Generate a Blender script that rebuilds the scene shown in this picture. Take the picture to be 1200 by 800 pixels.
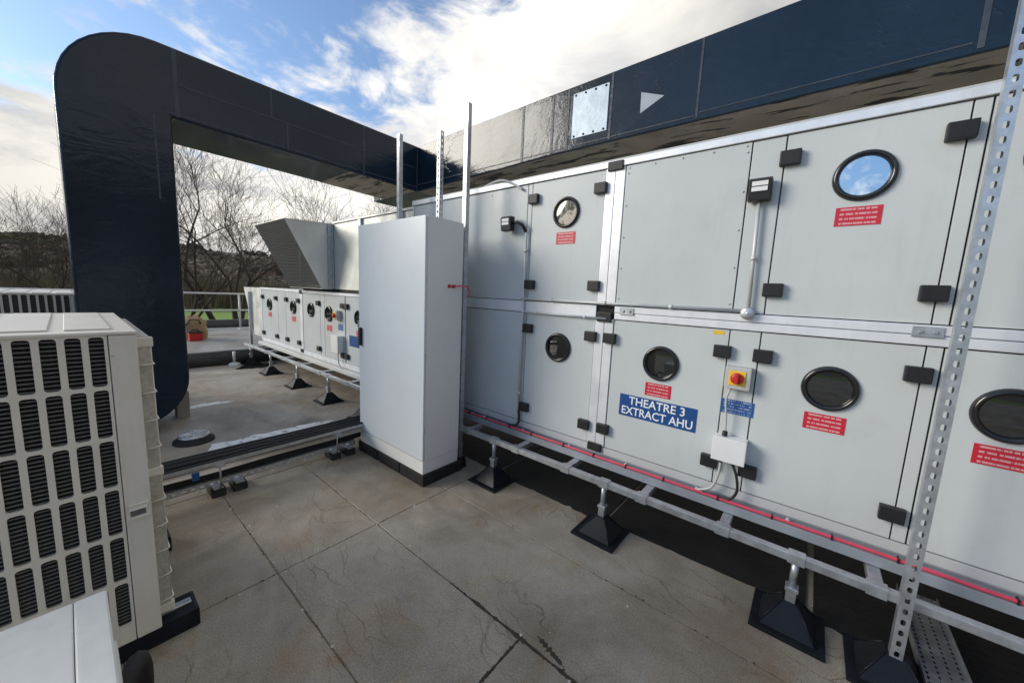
import bpy, bmesh, math, random
from mathutils import Vector, Matrix, Quaternion, noise as mnoise
random.seed(7)
R = math.radians
for o in list(bpy.data.objects): bpy.data.objects.remove(o)
scene = bpy.context.scene
COL = scene.collection

# ------------------------------------------------------------------ camera
FPX, YAW, PIT, ROL = 428.27, R(50.739), R(7.491), R(2.584)
fw = Vector((math.sin(YAW)*math.cos(PIT), math.cos(YAW)*math.cos(PIT), -math.sin(PIT)))
rt = Vector((math.cos(YAW), -math.sin(YAW), 0)); up = rt.cross(fw)
r2 = rt*math.cos(ROL)+up*math.sin(ROL); u2 = -rt*math.sin(ROL)+up*math.cos(ROL)
cam = bpy.data.cameras.new('camera'); camo = bpy.data.objects.new('camera', cam); COL.objects.link(camo)
cam.sensor_fit = 'HORIZONTAL'; cam.sensor_width = 36; cam.lens = FPX/1200*36
cam.clip_start = 0.02; cam.clip_end = 6000
m = Matrix((r2, u2, -fw)).transposed().to_4x4(); m.translation = (0, 0, 1.6); camo.matrix_world = m
scene.camera = camo

# ------------------------------------------------------------------ sun and sky
SUN = Vector((-.63, .69, .36)).normalized()
world = bpy.data.worlds.new('World'); scene.world = world; world.use_nodes = True
def build_sky():
    nt = world.node_tree; nt.nodes.clear()
    N = nt.nodes.new; L = nt.links.new
    out = N('ShaderNodeOutputWorld'); bg = N('ShaderNodeBackground'); L(bg.outputs[0], out.inputs[0])
    bg.inputs['Strength'].default_value = .135
    sky = N('ShaderNodeTexSky'); sky.sky_type = 'NISHITA'; sky.sun_disc = False
    sky.sun_elevation = math.asin(SUN.z); sky.sun_rotation = math.atan2(SUN.x, SUN.y)
    sky.air_density = 1.0; sky.dust_density = .6; sky.ozone_density = 1.6
    tc = N('ShaderNodeTexCoord')
    def math_(op, a, b=None, clamp=False):
        n = N('ShaderNodeMath'); n.operation = op; n.use_clamp = clamp
        for i, v in enumerate((a, b)):
            if v is None: continue
            if isinstance(v, (int, float)): n.inputs[i].default_value = v
            else: L(v, n.inputs[i])
        return n.outputs[0]
    sep = N('ShaderNodeSeparateXYZ'); L(tc.outputs['Generated'], sep.inputs[0])
    z = math_('MAXIMUM', sep.outputs[2], 0.0)
    zz = math_('ADD', z, .22)
    comb = N('ShaderNodeCombineXYZ')
    L(math_('DIVIDE', sep.outputs[0], zz), comb.inputs[0]); L(math_('DIVIDE', sep.outputs[1], zz), comb.inputs[1])
    def noise(scale, detail, rough, off, dist=0):
        mp = N('ShaderNodeMapping'); mp.inputs['Location'].default_value = off; L(comb.outputs[0], mp.inputs[0])
        n = N('ShaderNodeTexNoise'); n.inputs['Scale'].default_value = scale; n.inputs['Detail'].default_value = detail
        n.inputs['Roughness'].default_value = rough; n.inputs['Distortion'].default_value = dist
        L(mp.outputs[0], n.inputs['Vector']); return n.outputs['Fac']
    big = noise(1.05, 2, .5, (3.1, 1.7, 0)); fine = noise(4.6, 10, .60, (.4, 2.2, 0), .35)
    # the open blue gap of the sky lies to the upper left of the view, the cloud bank to its right
    dot = N('ShaderNodeVectorMath'); dot.operation = 'DOT_PRODUCT'
    L(tc.outputs['Generated'], dot.inputs[0]); dot.inputs[1].default_value = Vector((.06, .80, .66)).normalized()
    gap = N('ShaderNodeMapRange'); gap.inputs[1].default_value = .78; gap.inputs[2].default_value = .96
    gap.inputs[3].default_value = .24; gap.inputs[4].default_value = -.08; L(dot.outputs['Value'], gap.inputs[0]); gap.interpolation_type = 'SMOOTHSTEP'
    back = N('ShaderNodeMapRange'); back.inputs[1].default_value = .42; back.inputs[2].default_value = .78
    back.inputs[3].default_value = 0; back.inputs[4].default_value = -.42
    bd = N('ShaderNodeVectorMath'); bd.operation = 'DOT_PRODUCT'; L(tc.outputs['Generated'], bd.inputs[0]); bd.inputs[1].default_value = Vector((-.82, -.50, .25)).normalized()
    L(bd.outputs['Value'], back.inputs[0])
    low = N('ShaderNodeMapRange'); low.inputs[1].default_value = .34; low.inputs[2].default_value = .12; low.inputs[3].default_value = 0; low.inputs[4].default_value = .22
    L(z, low.inputs[0])
    s = math_('ADD', math_('MULTIPLY', big, .34), math_('MULTIPLY', fine, .76))
    s = math_('ADD', s, gap.outputs[0]); s = math_('ADD', s, back.outputs[0]); s = math_('ADD', s, low.outputs[0])
    cov = N('ShaderNodeMapRange'); cov.inputs[1].default_value = .49; cov.inputs[2].default_value = .67; cov.interpolation_type = 'SMOOTHSTEP'
    L(s, cov.inputs[0])
    shade = noise(1.5, 6, .6, (7.7, 4.1, 0), .4)
    ramp = N('ShaderNodeValToRGB'); e = ramp.color_ramp.elements
    e[0].position = .40; e[0].color = (.62, .62, .63, 1); e[1].position = .60; e[1].color = (1.0, .96, .88, 1)
    L(shade, ramp.inputs[0])
    # thin cloud lets the low sun glow through towards the middle of the view
    gl = N('ShaderNodeVectorMath'); gl.operation = 'DOT_PRODUCT'; L(tc.outputs['Generated'], gl.inputs[0]); gl.inputs[1].default_value = Vector((.50, .74, .42)).normalized()
    glr = N('ShaderNodeMapRange'); glr.inputs[1].default_value = .72; glr.inputs[2].default_value = 1.0; glr.inputs[3].default_value = 4.3; glr.inputs[4].default_value = 6.6
    glr.interpolation_type = 'SMOOTHSTEP'; L(gl.outputs['Value'], glr.inputs[0])
    mul = N('ShaderNodeVectorMath'); mul.operation = 'SCALE'; L(ramp.outputs[0], mul.inputs[0]); L(glr.outputs[0], mul.inputs['Scale'])
    skb = N('ShaderNodeVectorMath'); skb.operation = 'MULTIPLY'; L(sky.outputs[0], skb.inputs[0]); skb.inputs[1].default_value = (.95, 1.0, 1.08)
    mix = N('ShaderNodeMix'); mix.data_type = 'RGBA'
    L(cov.outputs[0], mix.inputs['Factor']); L(skb.outputs[0], mix.inputs['A']); L(mul.outputs[0], mix.inputs['B'])
    L(mix.outputs['Result'], bg.inputs['Color'])
build_sky()
sl = bpy.data.lights.new('sun', 'SUN'); slo = bpy.data.objects.new('sun', sl); COL.objects.link(slo)
sl.energy = 1.8; sl.angle = R(26); sl.color = (1, .94, .84)
slo.rotation_euler = (-SUN).to_track_quat('-Z', 'Y').to_euler(); slo.location = (0, 0, 20)
vs = scene.view_settings; vs.view_transform = 'Standard'; vs.look = 'None'; vs.exposure = 0.58; vs.gamma = 1; vs.use_curve_mapping = False
scene.render.resolution_x = 1024; scene.render.resolution_y = 682
scene.cycles.max_bounces = 8

# ------------------------------------------------------------------ materials
MATS = {}
def mat(name, col, rough=.5, metal=0., var=.08, vscale=6., bump=0., bscale=40., spec=.5, ior=None, streak=0., rvar=0., emit=None, detail=6, coat=0., extra=None, space='pos', var2=0, v2scale=.8, orand=0., dent=0.):
    M = bpy.data.materials.new(name); M.use_nodes = True; nt = M.node_tree; N = nt.nodes.new; L = nt.links.new
    b = nt.nodes['Principled BSDF']; b.inputs['Metallic'].default_value = metal; b.inputs['Roughness'].default_value = rough
    b.inputs['Specular IOR Level'].default_value = spec
    if ior: b.inputs['IOR'].default_value = ior
    b.inputs['Coat Weight'].default_value = coat
    if emit: b.inputs['Emission Color'].default_value = (*col, 1); b.inputs['Emission Strength'].default_value = emit
    if space == 'pos': g = N('ShaderNodeNewGeometry').outputs['Position']
    else: g = N('ShaderNodeTexCoord').outputs['Object']
    def nz(scale, det, vec=g, dist=0):
        n = N('ShaderNodeTexNoise'); n.inputs['Scale'].default_value = scale; n.inputs['Detail'].default_value = det; n.inputs['Roughness'].default_value = .6
        n.inputs['Distortion'].default_value = dist; L(vec, n.inputs['Vector']); return n.outputs['Fac']
    def rng(f, a, c, lo=.3, hi=.7):
        r = N('ShaderNodeMapRange'); r.inputs[1].default_value = lo; r.inputs[2].default_value = hi; r.inputs[3].default_value = a; r.inputs[4].default_value = c; L(f, r.inputs[0]); return r.outputs[0]
    def mul(a, c):
        n = N('ShaderNodeMath'); n.operation = 'MULTIPLY'; L(a, n.inputs[0])
        if isinstance(c, float): n.inputs[1].default_value = c
        else: L(c, n.inputs[1])
        return n.outputs[0]
    val = rng(nz(vscale, detail), 1-var, 1+var)
    if var2: val = mul(val, rng(nz(v2scale, 4), 1-var2, 1+var2))
    if orand:
        oi = N('ShaderNodeObjectInfo'); val = mul(val, rng(oi.outputs['Random'], 1-orand, 1+orand, 0, 1))
    if streak:
        mp = N('ShaderNodeMapping'); mp.inputs['Scale'].default_value = (9, 9, .7); L(g, mp.inputs[0])
        val = mul(val, rng(nz(2.2, 5, mp.outputs[0]), 1-streak, 1+streak*.4))
    sc = N('ShaderNodeVectorMath'); sc.operation = 'SCALE'; sc.inputs[0].default_value = col; L(val, sc.inputs['Scale'])
    colour = sc.outputs[0]
    if extra: colour = extra(nt, g, colour, nz, rng, b)
    L(colour, b.inputs['Base Color'])
    if rvar: L(rng(nz(vscale*.6+1, 4), max(.02, rough-rvar), rough+rvar), b.inputs['Roughness'])
    if bump:
        bp = N('ShaderNodeBump'); bp.inputs['Strength'].default_value = bump; bp.inputs['Distance'].default_value = .01
        L(nz(bscale, 5), bp.inputs['Height']); L(bp.outputs[0], b.inputs['Normal'])
        if dent:
            bd_ = N('ShaderNodeBump'); bd_.inputs['Strength'].default_value = dent; bd_.inputs['Distance'].default_value = .03; L(nz(2.3, 2), bd_.inputs['Height']); L(bd_.outputs[0], bp.inputs['Normal'])
    MATS[name] = M; return M

def grime_extra(nt, g, col, nz, rng, b):
    # run-off marks, finger marks and dust, irregular in shape
    N = nt.nodes.new; L = nt.links.new
    mp = N('ShaderNodeMapping'); mp.inputs['Scale'].default_value = (3, 3, .35); L(g, mp.inputs[0])
    run = rng(nz(5.5, 5, mp.outputs[0], .3), 0, .55, .58, .74)
    sm = rng(nz(3.2, 6, g, .8), 0, .5, .58, .75)
    m1 = N('ShaderNodeMix'); m1.data_type = 'RGBA'; m1.blend_type = 'MULTIPLY'; L(run, m1.inputs['Factor']); L(col, m1.inputs['A']); m1.inputs['B'].default_value = (.91, .90, .875, 1)
    m2 = N('ShaderNodeMix'); m2.data_type = 'RGBA'; m2.blend_type = 'MULTIPLY'; L(sm, m2.inputs['Factor']); L(m1.outputs['Result'], m2.inputs['A']); m2.inputs['B'].default_value = (.88, .875, .85, 1)
    return m2.outputs['Result']
mat('ahu_panel', (.565, .598, .597), .40, 0, .03, 3, .05, 190, .45, streak=.012, rvar=.08, var2=.04, orand=.025, dent=.05, extra=grime_extra)
mat('ahu_side', (.52, .54, .54), .5, 0, .05, 3)
mat('aluminium', (.80, .82, .85), .40, .35, .06, 8, .03, 80, rvar=.08, streak=.05)
mat('galvanised', (.50, .53, .56), .42, .8, .16, 22, .05, 60, rvar=.12, detail=3, var2=.08)
mat('galv_sheet', (.72, .73, .69), .40, .45, .08, 5, .05, 9, rvar=.10, var2=.08)
mat('black_plastic', (.016, .017, .019), .45, 0, .2, 30, .15, 250, .4)
mat('gloss_black', (.012, .013, .014), .16, 0, .2, 30, 0, 1, .5, ior=1.6)
mat('rubber', (.010, .012, .017), .42, 0, .25, 14, .1, 60, .22, rvar=.10)
mat('pipe_lag', (.010, .012, .016), .5, 0, .25, 12, .1, 50, .25)
mat('dull_rubber', (.02, .02, .021), .7, 0, .3, 20, .2, 80, .3)
mat('steel_paint', (.61, .665, .71), .36, 0, .02, 2, .02, 120, .5, rvar=.05, var2=.03, dent=.03, extra=grime_extra)
mat('cabinet_lit_side', (.74, .75, .735), .38, 0, .02, 2, .02, 120, .5, var2=.03, dent=.03, extra=grime_extra)  # cabinet grey lifted paler, light missing on this face put into the colour
mat('condenser', (.68, .65, .57), .45, 0, .05, 5, .02, 60, .45, streak=.05, var2=.05, dent=.03, extra=grime_extra)
mat('condenser_dark', (.035, .04, .045), .5, 0, .2, 20)
mat('coil', (.50, .48, .43), .5, .3, .2, 60, .3, 200)
mat('white_box', (.66, .67, .65), .4, 0, .04, 5, .02, 60, .5, streak=.06, dent=.04, extra=grime_extra)
mat('white_plastic', (.78, .79, .78), .4, 0, .03, 8)
mat('grey_plastic', (.50, .51, .50), .45, 0, .04, 8)
mat('red_cable', (.66, .06, .11), .42, 0, .12, 15)
mat('red', (.52, .02, .02), .4, 0, .08, 15)
mat('yellow', (.80, .52, .03), .45, 0, .06, 15)
mat('sign_blue', (.015, .075, .25), .35, 0, .06, 12, rvar=.05)
mat('print_white', (.85, .86, .86), .4, 0, .02, 10)
mat('arrow_grey', (.33, .38, .44), .4, 0, .1, 10)
mat('foil', (.42, .50, .58), .38, .2, .14, 9, .15, 14, rvar=.08)
mat('matte_zinc', (.60, .62, .61), .5, .25, .08, 10, .03, 60)
mat('fin', (.13, .135, .135), .5, .2, .2, 60)
mat('earth', (.075, .062, .042), .95, 0, .3, .6, .4, 3)
mat('rust', (.16, .06, .02), .8, 0, .4, 8)
def coat_extra(nt, g, col, nz, rng, b):
    N = nt.nodes.new; L = nt.links.new
    m1 = N('ShaderNodeMix'); m1.data_type = 'RGBA'; L(rng(nz(16, 5), 0, 1, .56, .64), m1.inputs['Factor']); L(col, m1.inputs['A']); m1.inputs['B'].default_value = (.16, .14, .11, 1); return m1.outputs['Result']
mat('white_coat', (.74, .74, .72), .35, 0, .1, 5, .3, 30, extra=coat_extra)
def soffit_extra(nt, g, col, nz, rng, b):
    N = nt.nodes.new; L = nt.links.new
    mp = N('ShaderNodeMapping'); mp.inputs['Scale'].default_value = (5, .9, 1); L(g, mp.inputs[0])
    m1 = N('ShaderNodeMix'); m1.data_type = 'RGBA'; L(rng(nz(2.4, 6, mp.outputs[0], .6), 0, 1, .55, .60), m1.inputs['Factor']); L(col, m1.inputs['A']); m1.inputs['B'].default_value = (.010, .011, .014, 1); return m1.outputs['Result']
mat('soffit', (.25, .215, .17), .75, 0, .2, 4, .3, 25, extra=soffit_extra, var2=.2)
mat('shade_black', (.016, .016, .016), .6, 0, .3, 5, .4, 30, .3)  # black of the sheets added as shade under the unit
mat('ledge', (.34, .37, .41), .5, .25, .12, 6, .05, 60, streak=.05)
mat('concrete', (.30, .29, .27), .85, 0, .12, 7, .3, 50)
mat('water', (.02, .022, .022), .03, 0, .1, 4, .02, 12, .6, ior=1.33)
mat('tan', (.33, .22, .12), .7, 0, .2, 10)
mat('bark', (.055, .043, .033), .9, 0, .25, 5, .3, 20)
mat('twig', (.070, .050, .038), .9, 0, .3, 1.5)
mat('scrub', (.13, .108, .07), .95, 0, .35, .3)
mat('house_wall', (.66, .64, .60), .8, 0, .06, .5)
mat('house_roof', (.13, .075, .055), .8, 0, .2, .8)
mat('glass_dark', (.02, .025, .03), .08, 0, .1, 1)
mat('lens', (.85, .87, .86), .25, 0, .03, 20)
mat('joint_dirt', (.045, .036, .026), .9, 0, .45, 18, .5, 60)
mat('joint_fill', (.17, .125, .085), .9, 0, .35, 18, .5, 60)
mat('pebble', (.52, .50, .45), .8, 0, .25, 60)
mat('brick', (.14, .085, .06), .85, 0, .2, 3)
mat('leaf', (.10, .06, .025), .8, 0, .4, 40)
# clear glazing of the portholes: dark inside, mirror-like double pane
mat('port_glass', (.006, .008, .009), .035, 0, .2, 8, .02, 5, .5, ior=2.0)
def painted_sheen_port(name, ca, cb, st, scale, dist, lo, hi):  # glow painted into the glass in place of reflections, no lamp inside
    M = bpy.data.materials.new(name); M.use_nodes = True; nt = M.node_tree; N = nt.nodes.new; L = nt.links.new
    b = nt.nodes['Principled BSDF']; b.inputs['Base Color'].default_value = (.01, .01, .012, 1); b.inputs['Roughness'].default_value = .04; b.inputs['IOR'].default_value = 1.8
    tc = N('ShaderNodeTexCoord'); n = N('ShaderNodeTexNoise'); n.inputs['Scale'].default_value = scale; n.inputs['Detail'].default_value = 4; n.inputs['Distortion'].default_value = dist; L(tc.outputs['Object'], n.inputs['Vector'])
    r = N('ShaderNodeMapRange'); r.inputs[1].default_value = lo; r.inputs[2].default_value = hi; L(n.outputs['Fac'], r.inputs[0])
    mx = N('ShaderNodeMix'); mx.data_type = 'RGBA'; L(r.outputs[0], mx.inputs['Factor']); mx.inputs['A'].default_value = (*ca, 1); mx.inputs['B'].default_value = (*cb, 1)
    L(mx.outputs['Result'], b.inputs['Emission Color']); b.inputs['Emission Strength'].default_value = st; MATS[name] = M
painted_sheen_port('port_sheen_blue', (.20, .38, .66), (.58, .70, .84), .62, 9, 1.5, .48, .72)
painted_sheen_port('port_sheen_warm', (.03, .03, .028), (.46, .42, .34), .62, 13, 1.0, .40, .55)

def wrap_extra(nt, g, col, nz, rng, b):
    N = nt.nodes.new; L = nt.links.new
    # crinkled self-adhesive wrap: long folds plus fine puckers
    mp = N('ShaderNodeMapping'); mp.inputs['Scale'].default_value = (1.1, 1.1, 2.6); L(g, mp.inputs[0])
    f1 = nz(2.0, 4, mp.outputs[0], 1.2)
    fold = N('ShaderNodeTexVoronoi'); fold.feature = 'DISTANCE_TO_EDGE'; fold.inputs['Scale'].default_value = 2.1
    ds = N('ShaderNodeTexNoise'); ds.inputs['Scale'].default_value = 2.2; ds.inputs['Detail'].default_value = 5; L(mp.outputs[0], ds.inputs['Vector'])
    ad = N('ShaderNodeVectorMath'); ad.operation = 'ADD'; L(mp.outputs[0], ad.inputs[0]); L(ds.outputs['Color'], ad.inputs[1]); L(ad.outputs[0], fold.inputs['Vector'])
    fe = rng(fold.outputs['Distance'], 1, 0, 0, .05)
    msk = rng(nz(1.1, 3), 0, 1, .5, .62)
    mm = N('ShaderNodeMath'); mm.operation = 'MULTIPLY'; L(fe, mm.inputs[0]); L(msk, mm.inputs[1])
    f2 = nz(13, 6, g, .6)
    b1 = N('ShaderNodeBump'); b1.inputs['Strength'].default_value = .075; b1.inputs['Distance'].default_value = .05; L(f1, b1.inputs['Height'])
    b2 = N('ShaderNodeBump'); b2.inputs['Strength'].default_value = .13; b2.inputs['Distance'].default_value = .010; L(f2, b2.inputs['Height']); L(b1.outputs[0], b2.inputs['Normal'])
    b3 = N('ShaderNodeBump'); b3.inputs['Strength'].default_value = .20; b3.inputs['Distance'].default_value = .006; L(mm.outputs[0], b3.inputs['Height']); L(b2.outputs[0], b3.inputs['Normal'])
    L(b3.outputs[0], b.inputs['Normal'])
    return col
mat('navy_wrap', (.0095, .0205, .036), .15, 0, .2, 2, 0, 1, .40, ior=1.45, rvar=.08, extra=wrap_extra, var2=.2)
mat('navy_tape', (.055, .066, .085), .3, 0, .2, 6, .4, 30, .3, ior=1.45, rvar=.06)

def floor_extra(nt, g, col, nz, rng, b):
    N = nt.nodes.new; L = nt.links.new
    ds = N('ShaderNodeTexNoise'); ds.inputs['Scale'].default_value = 1.7; ds.inputs['Detail'].default_value = 6; L(g, ds.inputs['Vector'])
    sc = N('ShaderNodeVectorMath'); sc.operation = 'SCALE'; sc.inputs['Scale'].default_value = .55; L(ds.outputs['Color'], sc.inputs[0])
    ad = N('ShaderNodeVectorMath'); ad.operation = 'ADD'; L(g, ad.inputs[0]); L(sc.outputs[0], ad.inputs[1])
    # ripples and hairline folds
    wv = N('ShaderNodeTexWave'); wv.wave_type = 'BANDS'; wv.inputs['Scale'].default_value = 1.6; wv.inputs['Distortion'].default_value = 7; wv.inputs['Detail'].default_value = 4; wv.inputs['Detail Scale'].default_value = .9
    L(ad.outputs[0], wv.inputs['Vector'])
    vor = N('ShaderNodeTexVoronoi'); vor.feature = 'DISTANCE_TO_EDGE'; vor.inputs['Scale'].default_value = 2.3
    mpv = N('ShaderNodeMapping'); mpv.inputs['Scale'].default_value = (4.2, .8, 1); mpv.inputs['Rotation'].default_value = (0, 0, .9); L(ad.outputs[0], mpv.inputs[0]); L(mpv.outputs[0], vor.inputs['Vector'])
    line = rng(vor.outputs['Distance'], 1, 0, .0, .03)
    msk = rng(nz(1.6, 5), 0, 1, .46, .66)
    mm = N('ShaderNodeMath'); mm.operation = 'MULTIPLY'; L(line, mm.inputs[0]); L(msk, mm.inputs[1])
    stain = rng(nz(.9, 6, g, .8), 0, 1, .42, .62)
    m1 = N('ShaderNodeMix'); m1.data_type = 'RGBA'; m1.blend_type = 'MULTIPLY'; L(stain, m1.inputs['Factor']); L(col, m1.inputs['A']); m1.inputs['B'].default_value = (.66, .62, .55, 1)
    brown = rng(nz(2.1, 6, g, 1.2), 0, .75, .54, .72)
    m2 = N('ShaderNodeMix'); m2.data_type = 'RGBA'; m2.blend_type = 'MULTIPLY'; L(brown, m2.inputs['Factor']); L(m1.outputs['Result'], m2.inputs['A']); m2.inputs['B'].default_value = (.95, .76, .56, 1)
    speck = rng(nz(150, 2), .72, 1.28, .3, .7)
    sp = N('ShaderNodeVectorMath'); sp.operation = 'SCALE'; L(m2.outputs['Result'], sp.inputs[0]); L(speck, sp.inputs['Scale'])
    m3 = N('ShaderNodeMix'); m3.data_type = 'RGBA'; m3.blend_type = 'MULTIPLY'; L(mm.outputs[0], m3.inputs['Factor']); L(sp.outputs[0], m3.inputs['A']); m3.inputs['B'].default_value = (.66, .59, .51, 1)
    damp = rng(nz(1.2, 4, g, .5), .72, .42, .40, .66); L(damp, b.inputs['Roughness'])
    b1 = N('ShaderNodeBump'); b1.inputs['Strength'].default_value = .20; b1.inputs['Distance'].default_value = .012; L(wv.outputs['Fac'], b1.inputs['Height'])
    b2 = N('ShaderNodeBump'); b2.inputs['Strength'].default_value = .6; b2.inputs['Distance'].default_value = .006; L(mm.outputs[0], b2.inputs['Height']); L(b1.outputs[0], b2.inputs['Normal'])
    b3 = N('ShaderNodeBump'); b3.inputs['Strength'].default_value = .35; b3.inputs['Distance'].default_value = .004; L(nz(55, 5), b3.inputs['Height']); L(b2.outputs[0], b3.inputs['Normal'])
    L(b3.outputs[0], b.inputs['Normal'])
    return m3.outputs['Result']
mat('slab', (.315, .286, .242), .6, 0, .12, 5, extra=floor_extra, var2=.12, v2scale=1.4)
mat('felt', (.355, .32, .272), .6, 0, .16, 3, extra=floor_extra, var2=.16, v2scale=.7)
mat('upstand', (.05, .052, .05), .6, 0, .3, 6, .4, 25)
mat('upper_felt', (.31, .30, .28), .6, 0, .14, 2, extra=floor_extra, var2=.15)
mat('flashing', (.62, .63, .63), .4, .2, .2, 6, .3, 14)

def grass_extra(nt, g, col, nz, rng, b):
    N = nt.nodes.new; L = nt.links.new
    m1 = N('ShaderNodeMix'); m1.data_type = 'RGBA'; L(rng(nz(.05, 4), 0, 1, .35, .65), m1.inputs['Factor']); L(col, m1.inputs['A']); m1.inputs['B'].default_value = (.12, .19, .025, 1); return m1.outputs['Result']
mat('grass', (.15, .26, .022), .9, 0, .25, .8, .4, 3, extra=grass_extra)
def hill_extra(nt, g, col, nz, rng, b):
    N = nt.nodes.new; L = nt.links.new
    m1 = N('ShaderNodeMix'); m1.data_type = 'RGBA'; L(rng(nz(.022, 6), 0, 1, .42, .60), m1.inputs['Factor']); L(col, m1.inputs['A']); m1.inputs['B'].default_value = (.075, .068, .052, 1)
    m2 = N('ShaderNodeMix'); m2.data_type = 'RGBA'; L(rng(nz(.010, 3), 0, 1, .60, .64), m2.inputs['Factor']); L(m1.outputs['Result'], m2.inputs['A']); m2.inputs['B'].default_value = (.10, .12, .05, 1)
    return m2.outputs['Result']
mat('hillside', (.13, .108, .082), .95, 0, .35, .12, 1.0, .2, extra=hill_extra)

def print_mat(name, base, rows, seed, lo=.42, margin=.1):
    """coloured sticker with rows of small white print (illegible in the photograph)"""
    M = bpy.data.materials.new(name); M.use_nodes = True; nt = M.node_tree; N = nt.nodes.new; L = nt.links.new
    b = nt.nodes['Principled BSDF']; b.inputs['Roughness'].default_value = .4
    tc = N('ShaderNodeTexCoord'); sp = N('ShaderNodeSeparateXYZ'); L(tc.outputs['Generated'], sp.inputs[0])
    def mt(op, a, c):
        n = N('ShaderNodeMath'); n.operation = op
        for i, v in enumerate((a, c)):
            if isinstance(v, (int, float)): n.inputs[i].default_value = v
            else: L(v, n.inputs[i])
        return n.outputs[0]
    v = mt('MULTIPLY', sp.outputs[2], rows); fr = mt('FRACT', v, 0); row = mt('FLOOR', v, 0)
    inrow = mt('MULTIPLY', mt('GREATER_THAN', fr, .3), mt('LESS_THAN', fr, .72))
    cb = N('ShaderNodeCombineXYZ'); L(mt('MULTIPLY', sp.outputs[1], 26), cb.inputs[0]); L(mt('ADD', mt('MULTIPLY', row, 7.3), seed), cb.inputs[1])
    n = N('ShaderNodeTexNoise'); n.inputs['Scale'].default_value = 1; n.inputs['Detail'].default_value = 1; L(cb.outputs[0], n.inputs['Vector'])
    ink = mt('MULTIPLY', inrow, mt('GREATER_THAN', n.outputs['Fac'], lo))
    edge = mt('MULTIPLY', mt('GREATER_THAN', sp.outputs[1], margin), mt('LESS_THAN', sp.outputs[1], 1-margin))
    ink = mt('MULTIPLY', ink, edge); ink = mt('MULTIPLY', ink, .45)
    mx = N('ShaderNodeMix'); mx.data_type = 'RGBA'; L(ink, mx.inputs['Factor']); mx.inputs['A'].default_value = (*base, 1); mx.inputs['B'].default_value = (.8, .75, .75, 1)
    L(mx.outputs['Result'], b.inputs['Base Color']); MATS[name] = M
print_mat('red_label', (.56, .018, .04), 4, 3.0)
print_mat('blue_label', (.02, .10, .30), 5, 9.0, .5, .08)

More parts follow.
